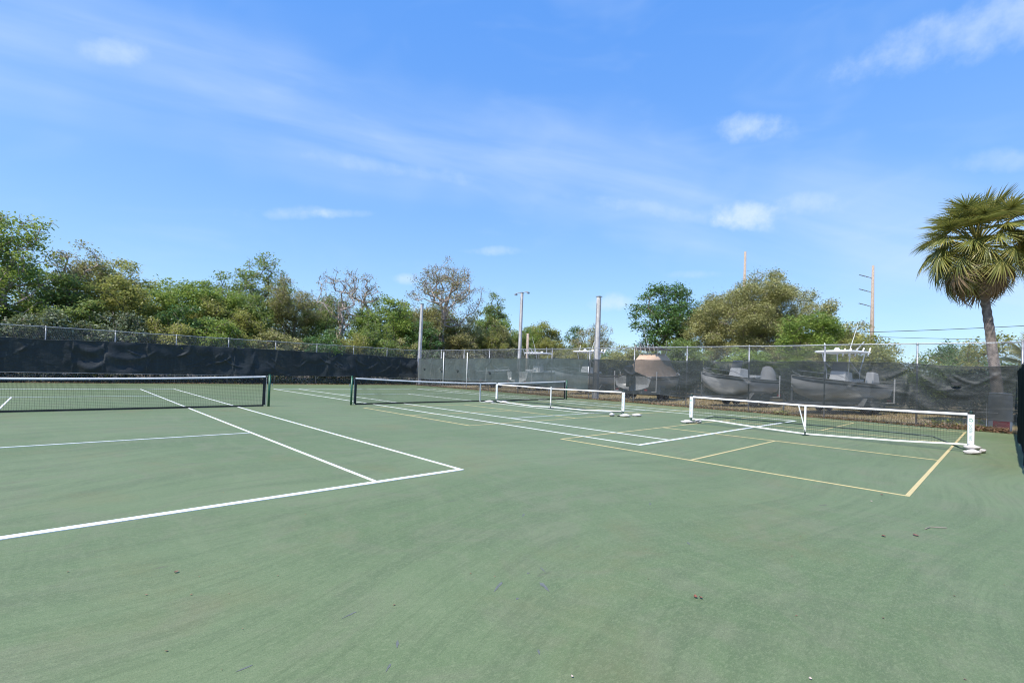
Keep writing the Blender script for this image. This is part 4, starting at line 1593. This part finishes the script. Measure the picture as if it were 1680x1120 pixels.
T('bare_tree', 'big half bare tree with spreading crown right of the corner pole', 32.2, 26.0, 13.6, 10.0, 'leaf_brown', 'pale_bark', 14, .42, .16, .16, .70, 9, group=G1, twigs=6, bare=True, fork=.42, rt=.30)
T('broadleaf_tree', 'brownish dense tree under the big half bare tree', 29.6, 25.0, 8.0, 6.0, 'leaf_brown', 'bark', 15, .10, .15, 1.1, .62, 7, group=G1, twigs=3)
T('broadleaf_tree', 'olive brown tree right of the big bare trunk', 36.0, 26.5, 8.8, 6.8, 'leaf_olive', 'bark', 16, .10, .18, 1.0, .66, 7, group=G1, twigs=2)
T('vine_clad_tree', 'narrow vine covered green tree left of the tall bracketed pole', 40.6, 27.0, 11.4, 4.6, 'leaf_mid', 'bark', 17, .12, .20, .75, .60, 8, group=G1, twigs=2)
T('broadleaf_tree', 'rounded green tree around the tall bracketed pole', 43.8, 31.0, 10.0, 8.0, 'leaf_bright', 'bark', 18, .10, .22, 1.0, .72, 7, group=G1)
T('broadleaf_tree', 'yellowish green tree right of the tall bracketed pole', 50.5, 28.2, 9.0, 8.0, 'leaf_yellow', 'bark', 19, .10, .22, 1.0, .74, 7, group=G1)
T('broadleaf_tree', 'dark round tree next to the greyish thin tree', 53.5, 24.6, 8.4, 5.2, 'leaf_dark', 'bark', 20, .08, .20, 1.1, .66, 6, group=G1)
T('thin_crowned_tree', 'greyish thin leaved tree behind the two toned concrete pole', 50.0, 18.5, 8.0, 8.2, 'leaf_brown', 'bark', 21, .12, .15, .40, .68, 8, group=G1, twigs=5)
# --- second row closing the gaps
back = [(-9, 33, 11, 7, 'leaf_mid'), (-2, 34, 10.5, 7, 'leaf_bright'), (7.5, 34, 8.8, 7, 'leaf_mid'), (13.5, 36, 9.6, 7, 'leaf_olive'), (18, 33, 9.4, 6.5, 'leaf_mid'),
        (26.5, 32, 9.6, 6.5, 'leaf_mid'), (31, 33, 9.6, 7, 'leaf_olive'), (37.5, 35, 10.2, 7.5, 'leaf_mid'), (47.5, 38, 9.8, 8.0, 'leaf_olive'), (57.5, 37, 9.0, 8.5, 'leaf_mid')]
blab = ['woodland tree far behind the picture edge', 'bright tree deep in the wood at the picture edge', 'green tree deep in the wood at the dip of the tree line', 'olive tree deep in the wood behind the tallest airy tree',
        'green tree deep in the wood left of the bare trees', 'green tree deep in the wood behind the corner pole', 'olive tree deep in the wood behind the big bare trunk', 'green tree deep in the wood behind the vine covered tree',
        'olive tree deep in the wood right of the bracketed pole', 'green tree deep in the wood behind the dark round tree']
for i, ((x, y, h, w, lf), lab) in enumerate(zip(back, blab)):
    T('broadleaf_tree', lab, x, y, h, w, lf, 'bark', 60 + i, .08, .24, .9, .76, 6, group=G1)

fill = [(-3.2, 23.4, 7.4, 5.2, 'leaf_bright'), (1.2, 24.4, 7.2, 4.8, 'leaf_mid'), (3.0, 28.6, 8.9, 5.0, 'leaf_yellow'), (6.6, 27.4, 8.3, 5.2, 'leaf_bright'),
        (9.8, 24.2, 6.9, 4.8, 'leaf_yellow'), (11.2, 26.0, 8.0, 4.8, 'leaf_bright'), (12.6, 24.0, 7.2, 4.6, 'leaf_mid'), (17.9, 25.6, 7.4, 5.0, 'leaf_mid'),
        (22.6, 25.2, 7.4, 4.6, 'leaf_bright'), (28.4, 28.4, 8.8, 5.6, 'leaf_mid'), (34.6, 29.4, 8.8, 6.0, 'leaf_yellow'), (39.2, 25.0, 7.6, 5.0, 'leaf_olive'), (46.4, 27.4, 8.0, 6.0, 'leaf_bright')]
flab = ['lower bright tree under the picture edge tree', 'lower green tree between the picture edge tree and the thin pink branched crown', 'yellow green tree on the slope right of the thin pink branched crown',
        'bright tree on the slope left of the dip', 'lower yellow green tree in the dip', 'bright rounded tree right of the dip', 'green tree left beside the feathery olive one', 'green tree right beside the feathery olive one',
        'bright tree below the slim bare tree', 'green tree right behind the corner pole', 'yellow green tree behind the big bare trunk', 'olive tree left beside the vine covered tree', 'bright tree just right of the bracketed pole']
for i, ((x, y, h, w, lf), lab) in enumerate(zip(fill, flab)):
    T('broadleaf_tree', lab, x, y, h, w, lf, 'bark', 140 + i, .06, .17, 1.0, .58, 7, group=G1, twigs=1)

# --- shrubs at the foot of the wood
SH = 'shrubs growing against the back fence'
shr = [(-3.4, 21.0, 3.7, 4.2, 'leaf_bright', 'bright green shrub at the picture edge over the back fence'),
       (0.6, 21.0, 3.8, 3.6, 'leaf_silver', 'silver leaved shrub over the back fence near the picture edge'),
       (3.6, 21.2, 4.0, 3.6, 'leaf_silver', 'second silver leaved shrub from the picture edge over the back fence'),
       (2.0, 23.0, 4.8, 3.8, 'leaf_mid', 'tangled green shrub behind the two silver leaved shrubs'),
       (6.4, 21.0, 3.9, 3.4, 'leaf_yellow', 'orange flecked yellow green shrub over the back fence'),
       (7.6, 22.8, 5.2, 3.8, 'leaf_dark', 'dark shrub behind the yellow green shrub'),
       (9.6, 21.4, 4.4, 3.4, 'leaf_bright', 'bright shrub below the dip in the tree line'),
       (11.4, 22.6, 5.0, 3.6, 'leaf_yellow', 'tall yellow green shrub left of the feathery olive tree'),
       (13.2, 21.2, 3.8, 3.4, 'leaf_olive', 'dull olive shrub below the feathery olive tree'),
       (16.6, 21.2, 4.2, 3.6, 'leaf_dark', 'dark shrub right below the feathery olive tree'),
       (19.4, 21.6, 4.0, 3.6, 'leaf_yellow', 'yellowish shrub at the foot of the forked bare tree'),
       (22.2, 22.2, 5.2, 4.0, 'leaf_mid', 'green shrub at the foot of the slim bare tree'),
       (24.2, 22.2, 3.8, 3.4, 'leaf_olive', 'olive shrub just left of the corner pole'),
       (27.2, 22.4, 6.0, 3.6, 'leaf_dark', 'dark shrub just right of the corner pole'),
       (32.6, 23.2, 4.8, 4.4, 'leaf_brown', 'brown twiggy shrub at the big bare trunk'),
       (37.6, 23.4, 5.4, 4.6, 'leaf_yellow', 'yellowish shrub left of the bracketed pole'),
       (42.0, 24.6, 5.8, 4.8, 'leaf_mid', 'green shrub behind the bracketed pole'),
       (47.2, 24.0, 5.4, 5.0, 'leaf_yellow', 'yellow green shrub right of the bracketed pole'),
       (45.0, 16.0, 4.4, 5.0, 'leaf_yellow', 'low green shrub below the greyish thin tree')]
for i, (x, y, h, w, lf, lab) in enumerate(shr):
    T('shrub', lab, x, y, h * 1.12, w * 1.3, lf, 'twig', 100 + i, .0, .15 if lf != 'leaf_silver' else .17, 1.0, .46, 6, fork=.12, group=SH, cat='shrub', rt=.06, twigs=2)

rg = np.random.default_rng(900)
k = 30000
xx = rg.uniform(-12, 46, k)
C = np.stack([xx, 19.2 + rg.uniform(0, 1, k) ** 1.4 * 4.0, rg.uniform(0, 1, k) ** 1.5 * (1.1 + .5 * np.sin(xx * 1.3))], 1)
V, F = kite_leaves(C, .14, rg, .55, .3)
o = np_mesh('undergrowth', V, F, M['leaf_deep'], None, np.repeat(rg.uniform(0, 1, k), 4))
tag(o, 'dark leafy undergrowth seen below the back windscreen', 'undergrowth', kind='stuff')

# --- trees beyond the boats
G2 = 'trees beyond the parked boats'
T('broadleaf_tree', 'dark green broad tree behind the tan tarpaulin boat', 46.0, 6.6, 11.3, 9.6, 'leaf_dark', 'bark', 30, .24, .23, .85, .72, 9, group=G2, rt=.30)
T('tamarind_tree', 'huge round olive tan tree in the middle of the boat yard tree line', 46.5, -1.7, 11.3, 13.4, 'leaf_olive', 'twig', 31, -.12, .15, 2.0, .80, 6, group=G2, twigs=4, aspect=.42, droop=.6, rt=.34, dome=True)
T('broadleaf_tree', 'fresh green tree in front of the huge olive tan tree', 38.5, -7.7, 6.7, 5.4, 'leaf_bright', 'bark', 32, .06, .15, 1.3, .60, 7, group=G2)
T('thin_crowned_tree', 'yellowish tree right of the fresh green tree', 46.0, -8.0, 8.0, 6.4, 'leaf_olive', 'twig', 33, .0, .15, 1.3, .66, 7, group=G2, twigs=3)
T('broadleaf_tree', 'lower green tree ending the tree line below the far pole with arms', 43.5, -10.4, 5.7, 5.0, 'leaf_yellow', 'bark', 34, .06, .16, 1.1, .56, 7, group=G2)
T('broadleaf_tree', 'small far yellow green tree left of the palm', 62.0, -12.6, 5.0, 5.6, 'leaf_yellow', 'bark', 35, .06, .2, 1.0, .66, 6, group=G2)
T('spreading_tree', 'flat dark spreading tree behind the palm trunk', 52.0, -14.6, 5.0, 6.4, 'leaf_dark', 'bark', 36, .46, .2, .6, .6, 7, group=G2, flat=.6)
T('broadleaf_tree', 'yellow green tree right behind the palm trunk', 45.0, -16.6, 5.0, 4.4, 'leaf_yellow', 'bark', 37, .06, .18, 1.0, .6, 6, group=G2)
T('shrub', 'yellow green hedge like shrub over the fence below the fresh green tree', 36.5, -4.6, 3.9, 6.4, 'leaf_bright', 'twig', 38, .02, .13, 1.1, .5, 7, group=G2, cat='shrub', rt=.06)
T('shrub', 'low shrub over the fence right of the tan tarpaulin boat', 38.5, 1.6, 4.9, 7.0, 'leaf_mid', 'twig', 39, .02, .15, 1.0, .52, 7, group=G2, cat='shrub', rt=.06)
T('shrub', 'low shrub over the fence left of the tan tarpaulin boat', 41.5, 8.2, 4.8, 6.6, 'leaf_yellow', 'twig', 40, .02, .15, 1.0, .54, 7, group=G2, cat='shrub', rt=.06)
T('shrub', 'bushy shrub over the fence behind the long white hard top', 37.5, -11.5, 4.2, 4.8, 'leaf_yellow', 'twig', 41, .02, .15, 1.0, .5, 7, group=G2, cat='shrub', rt=.06)
yard = [(35.2, -20.5, 2.7), (34.8, -16.4, 2.5), (34.6, -12.4, 2.6), (34.4, -8.6, 2.7), (34.6, -4.8, 2.8), (35.0, -0.8, 2.8), (35.4, 3.4, 2.8), (36.0, 7.8, 2.9), (36.4, 12.2, 3.0), (36.2, 16.8, 3.2)]
ylab = ['low dark shrub behind the barrel', 'low dark shrub seen through the slackest part of the windscreen', 'low dark shrub behind the hard top boat', 'low dark shrub between hard top boat and wrapped engine boat',
        'low dark shrub behind the wrapped engine boat', 'low dark shrub right behind the tan tarpaulin', 'low dark shrub behind the two toned pole', 'low dark shrub behind the frame top boat', 'low dark shrub behind the rod holder boat', 'low dark shrub behind the low open boat']
for i, ((x, y, h), lab) in enumerate(zip(yard, ylab)):
    T('shrub', lab, x, y, h, 5.0, 'leaf_deep', 'twig', 170 + i, .0, .17, .9, .48, 6, fork=.12, group='low shrubs at the back of the boat yard', cat='shrub', rt=.05)
T('shrub', 'low dull shrub behind the slack windscreen right of the hard top boat', 40.0, -14.6, 3.0, 6.0, 'leaf_mid', 'twig', 46, .0, .16, 1.0, .5, 6, group=G2, cat='shrub', rt=.06)
T('shrub', 'low dull shrub behind the barrel and the palm trunk', 38.0, -18.4, 3.0, 6.0, 'leaf_dark', 'twig', 47, .0, .16, 1.0, .5, 6, group=G2, cat='shrub', rt=.06)
T('shrub', 'dark shrub behind the boat with the frame top', 44.5, 11.8, 4.0, 6.0, 'leaf_dark', 'twig', 42, .02, .17, 1.0, .54, 7, group=G2, cat='shrub', rt=.06)
T('shrub', 'distant low shrub on the skyline left of the palm', 58.0, -9.4, 3.4, 6.0, 'leaf_mid', 'twig', 43, .02, .18, 1.0, .54, 6, group=G2, cat='shrub', rt=.06)
T('shrub', 'distant shrub on the skyline right of the palm trunk', 60.0, -20.0, 4.2, 6.0, 'leaf_mid', 'twig', 44, .02, .18, 1.0, .54, 6, group=G2, cat='shrub', rt=.06)

# ------------------------------------------------------------------ palms
def frond_mesh(name, seed, R_=1.0, petiole=1.0, droop=0.55, spread=150, bend=0.5):
    """fan leaf: local +X outwards, +Z up; petiole from the origin"""
    rng = np.random.default_rng(seed)
    V, F, A = [], [], []
    nseg = 44
    for i in range(nseg):
        t = (i + .5) / nseg * 2 - 1
        ang = math.radians(spread) * t + rng.normal() * .02
        ln = R_ * (1 - .28 * abs(t) ** 2) * rng.uniform(.88, 1.06)
        # costapalmate: hub runs a little along the midrib
        hx = petiole + .22 * (1 - abs(t))
        d = np.array([math.cos(ang * .93), math.sin(ang * .93), 0.0])
        fold = .30 * abs(math.sin(ang)) * (1 if i % 2 else .85)
        side = np.array([-d[1], d[0], 0])
        w = .0215 * rng.uniform(.75, 1.2)
        pts = []
        nst = 6
        for k in range(nst + 1):
            f = k / nst
            zz_ = fold * f * .35 - droop * ln * f ** 2.6 * rng.uniform(.85, 1.15) * .62 - .08 * (1 - abs(t)) * f
            q_ = d * ln * f * (1 - .12 * f ** 2 * droop) + np.array([0, 0, zz_])
            q_ = np.array([q_[0] * math.cos(bend) + q_[2] * math.sin(bend), q_[1], -q_[0] * math.sin(bend) + q_[2] * math.cos(bend)])
            p = np.array([hx, 0, 0]) + q_
            ww = w * (0.55 + 1.1 * f if f < .4 else (1.0 - ((f - .4) / .6) ** 1.5 * .93))
            pts.append((p, ww))
        b0 = len(V)
        tilt = rng.uniform(-.9, .9)
        seg_v = rng.uniform(.15, .8)
        for k, (p, ww) in enumerate(pts):
            sv = side * math.cos(tilt) + np.array([0, 0, 1]) * math.sin(tilt)
            V += [p - sv * ww, p + sv * ww]
            val = np.clip(seg_v + .28 * (k / nst) ** 2 + rng.normal() * .06, 0, 1)
            A += [val, val]
        for k in range(nst):
            F.append((b0 + 2 * k, b0 + 2 * k + 1, b0 + 2 * k + 3, b0 + 2 * k + 2))
    # petiole as a flat three sided stalk
    b0 = len(V)
    for k in range(5):
        f = k / 4
        zz_ = .05 * math.sin(math.pi * f)
        r_ = .026 * (1 - .45 * f)
        for q in range(4):
            a = math.pi / 2 * q
            V.append(np.array([petiole * 1.2 * f, math.cos(a) * r_ * 1.2, zz_ + math.sin(a) * r_]))
            A.append(.78)
    for k in range(4):
        for q in range(4):
            F.append((b0 + 4 * k + q, b0 + 4 * k + (q + 1) % 4, b0 + 4 * k + 4 + (q + 1) % 4, b0 + 4 * k + 4 + q))
    o = np_mesh(name, V, F, M['palm_leaf'], None, A)
    me = o.data
    bpy.data.objects.remove(o, do_unlink=True)
    return me


M['palm_dead'] = mat_leaf('dry_palm_blade', [(0.10, 0.062, 0.036), (0.22, 0.145, 0.08), (0.36, 0.26, 0.16)], 0.2, 0.6, 1.6)
FR = [frond_mesh('frond', 200 + i, .86 + .05 * (i % 3), 1.12 + .14 * (i % 2), [.08, .14, .26, .36, .2, .32][i], 140, [.12, .45, .85, .62, .72, .75][i]) for i in range(6)]
FD = []
for q in (3, 5):
    dm = FR[q].copy()
    dm.materials.clear()
    dm.materials.append(M['palm_dead'])
    FD.append(dm)


def palm(x, y, label, path, r0, r1, crown_scale, nfr, seed, el_lo=-62, el_hi=80):
    rng = random.Random(seed)
    root = empty('palm_tree', (x, y, 0))
    tag(root, label, 'palm tree')
    # ringed trunk
    P, Rr = [], []
    n = 60
    for i in range(n + 1):
        t = i / n
        px = np.interp(t, [a for a, *_ in path], [b for _, b, _, _ in path])
        py = np.interp(t, [a for a, *_ in path], [c for _, _, c, _ in path])
        pz = np.interp(t, [a for a, *_ in path], [d for _, _, _, d in path])
        P.append((px, py, pz))
        r_ = r0 + (r1 - r0) * t + .05 * max(0, 1 - t * 8) + .035 * max(0, (t - .9) / .1)
        Rr.append(r_ * (1.05 + rng.uniform(-.03, .03) if i % 2 else .955))
    MB().tube(P, Rr, 16).build('trunk', M['palm_bark'], root, True)
    top = Vector(P[-1])
    # old leaf bases round the top of the trunk
    for i in range(22):
        a = i * 2.39996
        h = top.z - .75 + .034 * i
        d = Vector((math.cos(a), math.sin(a), 0))
        c = Vector((top.x, top.y, h))
        MB().tube([c + d * (r1 * .9), c + d * (r1 * 1.18) + Vector((0, 0, .16)), c + d * (r1 * 1.5) + Vector((0, 0, .30))], [.05, .04, .018], 5).build('leaf_base', M['palm_bark'], root)
    for i in range(nfr):
        f = (i + .5) / nfr
        el = el_hi + (el_lo - el_hi) * f ** .92 + rng.uniform(-8, 8)
        az = i * 2.39996 + rng.uniform(-.25, .25)
        k = 0 if el > 55 else (1 if el > 25 else (4 if el > 0 else (2 if el > -25 else (5 if el > -45 else 3))))
        dead = el < -38 and rng.random() < .5
        o = bpy.data.objects.new('frond', FD[i % 2] if dead else FR[k])
        link(o, root)
        sc = crown_scale * rng.uniform(.88, 1.10) * (.92 if el > 60 else 1)
        d = Vector((math.cos(az) * math.cos(R(el)), math.sin(az) * math.cos(R(el)), math.sin(R(el))))
        side = Vector((-math.sin(az), math.cos(az), 0))
        upv = d.cross(side)
        roll = rng.uniform(-.45, .45)
        s2 = side * math.cos(roll) + upv * math.sin(roll)
        u2 = d.cross(s2)
        mt = Matrix((d, s2, u2)).transposed().to_4x4()
        mt = Matrix.Translation(top + Vector((0, 0, -.10 + .30 * (1 - f)))) @ mt @ Matrix.Scale(sc, 4)
        o.matrix_local = mt
    return root


palm(26.0, -17.35, 'tall fan palm with a round shaggy crown behind the right fence',
     [(0, 0, 0, 0), (.25, .0, .10, 1.5), (.6, .0, .30, 3.6), (.8, .0, .50, 5.3), (1, .0, .66, 6.75)], .19, .105, 1.0, 92, 5, -66, 88)
palm(31.5, -18.6, 'stemless young fan palm behind the big palm trunk', [(0, 0, 0, 0), (1, 0, 0, 1.9)], .22, .2, 1.0, 26, 9, 0, 80)

# overhanging twigs at the picture's right edge come from a tree beyond it
T('broadleaf_tree', 'leafy tree beyond the right picture edge with one bough in view', 30.0, -21.6, 6.2, 4.6, 'leaf_dark', 'bark', 45, .45, .18, .8, .55, 6, group=G2)

# ------------------------------------------------------------------ litter, weeds and grass
rng = np.random.default_rng(77)
n = 2600
a = rng.uniform(-10, FX, n)
C = np.stack([a, FY - .05 - np.abs(rng.normal(0, .16, n)), rng.uniform(.01, .05, n)], 1)
n2 = 3000
yy = rng.uniform(FS + .1, FY - .2, n2)
C2 = np.stack([FX - .05 - np.abs(rng.normal(0, .28, n2)) * (1 + .6 * np.sin(yy * .7)), yy, rng.uniform(.005, .05, n2)], 1)
n3 = 1500
C3 = np.stack([FX + rng.uniform(0, 2.2, n3), rng.uniform(FS, FY, n3), rng.uniform(-.05, .02, n3)], 1)
C4 = np.stack([rng.normal(FX - .25, .22, 900), FS + .3 + np.abs(rng.normal(0, .9, 900)), rng.uniform(.01, .16, 900)], 1)
C = np.concatenate([C, C2, C3, C4])
V, F = kite_leaves(C, .085, rng, .6, 2.0)
o = np_mesh('leaf_litter', V, F, M['leaf_dry'], None, np.repeat(rng.uniform(0, 1, len(C)), 4))
tag(o, 'dry brown leaves drifted along the foot of the fences', 'leaf litter', kind='stuff')
# tiny crumbs over the near court
n = 170
C = np.stack([rng.uniform(.5, 16, n), rng.uniform(-17.5, -9, n), np.full(n, .006)], 1)
V, F = kite_leaves(C, .016, rng, .6, 6.0)
o = np_mesh('crumbs', V, F, M['leaf_dry'], None, np.repeat(rng.uniform(.55, 1, n), 4))
tag(o, 'tiny pale leaf crumbs scattered over the near court', 'leaf litter', kind='stuff')


def blades(C, h, w, rng):
    n = len(C)
    az = rng.uniform(0, 6.28, n)
    ln = rng.normal(0, .35, (n, 2))
    hh = h * rng.uniform(.5, 1.4, n)
    s = np.stack([np.cos(az), np.sin(az), np.zeros(n)], 1) * w
    tip = C + np.stack([ln[:, 0] * hh, ln[:, 1] * hh, hh], 1)
    V = np.stack([C - s, C + s, tip], 1).reshape(-1, 3)
    return V, np.arange(n * 3).reshape(n, 3)


n = 26000
C = np.stack([FX + .05 + rng.uniform(0, 1, n) ** 1.6 * 14, rng.uniform(-19, 14, n), np.full(n, -.06)], 1)
V, F = blades(C, .10, .012, rng)
o = np_mesh('dry_grass', V, F, M['grass_dry'], None, np.repeat(rng.uniform(0, 1, n), 3))
tag(o, 'short tan dry grass under the parked boats', 'grass', kind='stuff')

WD = 'weeds at the foot of the right fence'
wl = [(24.55, -16.15, .34, 'leafy weed at the fence foot left of the printed post'), (24.7, -16.85, .42, 'leafy weed at the fence foot between printed post and red crate'),
      (24.75, -15.75, .28, 'small yellow green weed at the fence foot right of the last fence post'), (24.6, -10.6, .22, 'low weed at the fence foot behind the nearest pickleball net')]
for i, (x, y, h, lab) in enumerate(wl):
    rg = np.random.default_rng(300 + i)
    root = empty('weed', (x, y, -.05))
    tag(root, lab, 'weed', WD)
    k = 90
    C = np.stack([rg.normal(0, h * .7, k), rg.normal(0, h * .9, k), rg.uniform(.02, h, k)], 1)
    V, F = kite_leaves(C, .12, rg, .55, .6)
    np_mesh('leaves', V, F, M['leaf_yellow' if i != 1 else 'leaf_mid'], root, np.repeat(rg.uniform(0, 1, k), 4))['kind'] = 'stuff'
    V, F = rods(np.stack([C[::4, 0] * .3, C[::4, 1] * .3, C[::4, 2] * 0], 1), C[::4], .005, 3)
    np_mesh('stems', V, F, M['twig'], root)['kind'] = 'stuff'

# shoe scuffs: flat dark smears worn into the paint
M['scuff'] = simple('scuff_mark', (0.120, 0.132, 0.118), 0.7, 0, 0.2, 30)
for i, (x, y, rz, L_, w_) in enumerate([(3.30, -15.04, .5, .17, .022), (3.55, -15.25, 1.15, .17, .035), (3.75, -15.05, 1.15, .12, .012), (3.62, -15.02, .3, .03, .018),
                                        (3.28, -15.25, .3, .035, .020), (2.35, -14.75, .2, .12, .012), (2.42, -15.20, 1.0, .08, .014), (2.28, -15.35, .7, .08, .012),
                                        (1.75, -14.9, .1, .10, .012), (5.2, -15.5, .8, .08, .02), (6.1, -14.6, .5, .10, .02), (4.6, -14.0, .6, .12, .018), (2.95, -15.75, .9, .06, .012)]):
    rs = random.Random(i)
    vs = []
    for k in range(16):
        a = 2 * math.pi * k / 16
        vs.append((math.cos(a) * L_ / 2 * rs.uniform(.7, 1.1), math.sin(a) * w_ / 2 * rs.uniform(.5, 1.25) * (1 + .5 * math.cos(a)), 0.0015))
    so = MB().add(vs, [tuple(range(16))]).build('scuff_mark', M['scuff'], court)
    so.location = (x, y, 0)
    so.rotation_euler = (0, 0, rz)

# single pieces lying on the near court
def fallen_leaf(x, y, rz, s, curl, mat, label):
    vs, fs = [], []
    for i in range(7):
        t = i / 6
        w = math.sin(math.pi * t ** .8) * .42 * s
        z = .004 + curl * s * (t - .4) ** 2 * 1.6
        vs += [((t - .5) * s, -w, z + .35 * w * curl * 2), ((t - .5) * s, 0, z), ((t - .5) * s, w, z + .35 * w * curl * 2)]
    for i in range(6):
        for j in range(2):
            fs.append((3 * i + j, 3 * i + j + 1, 3 * i + 4 + j, 3 * i + 3 + j))
    o = MB().add(vs, fs).build('fallen_leaf', mat, None, True)
    o.location = (x, y, 0.002)
    o.rotation_euler = (0, 0, rz)
    tag(o, label, 'leaf', 'fallen leaves on the near court')


M['dead_red'] = simple('reddish_dead_leaf', (0.20, 0.065, 0.04), 0.7, 0, 0.4, 30)
M['dead_pale'] = simple('pale_dead_leaf', (0.50, 0.40, 0.33), 0.7, 0, 0.25, 30)
M['dead_brown'] = simple('brown_dead_leaf', (0.17, 0.085, 0.055), 0.7, 0, 0.4, 30)
fallen_leaf(4.22, -16.02, .6, .030, .9, M['dead_red'], 'red brown curled leaf in the middle of the near court')
fallen_leaf(4.235, -16.05, 2.2, .026, 1.1, M['dead_brown'], 'dark brown scrap touching the red brown curled leaf')
fallen_leaf(6.94, -16.65, 2.4, .045, .5, M['dead_red'], 'reddish long leaf below the corner of the cream lines')
fallen_leaf(7.25, -16.86, .9, .055, .3, M['dead_brown'], 'thin brown leaf right of the reddish long leaf')
fallen_leaf(2.92, -16.0, 1.2, .015, .6, M['dead_pale'], 'pale pink leaf scrap at the bottom edge of the picture')
fallen_leaf(3.82, -16.80, .4, .018, .5, M['dead_pale'], 'pale leaf scrap at the bottom edge right of the pink one')
fallen_leaf(8.55, -16.30, .4, .030, .4, M['dead_pale'], 'pale leaf near the corner of the cream lines')
fallen_leaf(9.12, -16.32, 1.4, .040, .5, M['dead_brown'], 'dark leaf beside the corner of the cream lines')
fallen_leaf(1.70, -13.44, .3, .030, .6, M['dead_brown'], 'small dark leaf in front of the white baseline')
o = MB().tube([(7.6, -16.9, .006), (7.72, -16.93, .012), (7.85, -17.05, .006)], .004, 5).build('twig', M['twig'], None)
tag(o, 'thin curved twig lying on the court at the right', 'twig')

for mt in bpy.data.materials:
    if mt.use_nodes:
        mt.use_backface_culling = False
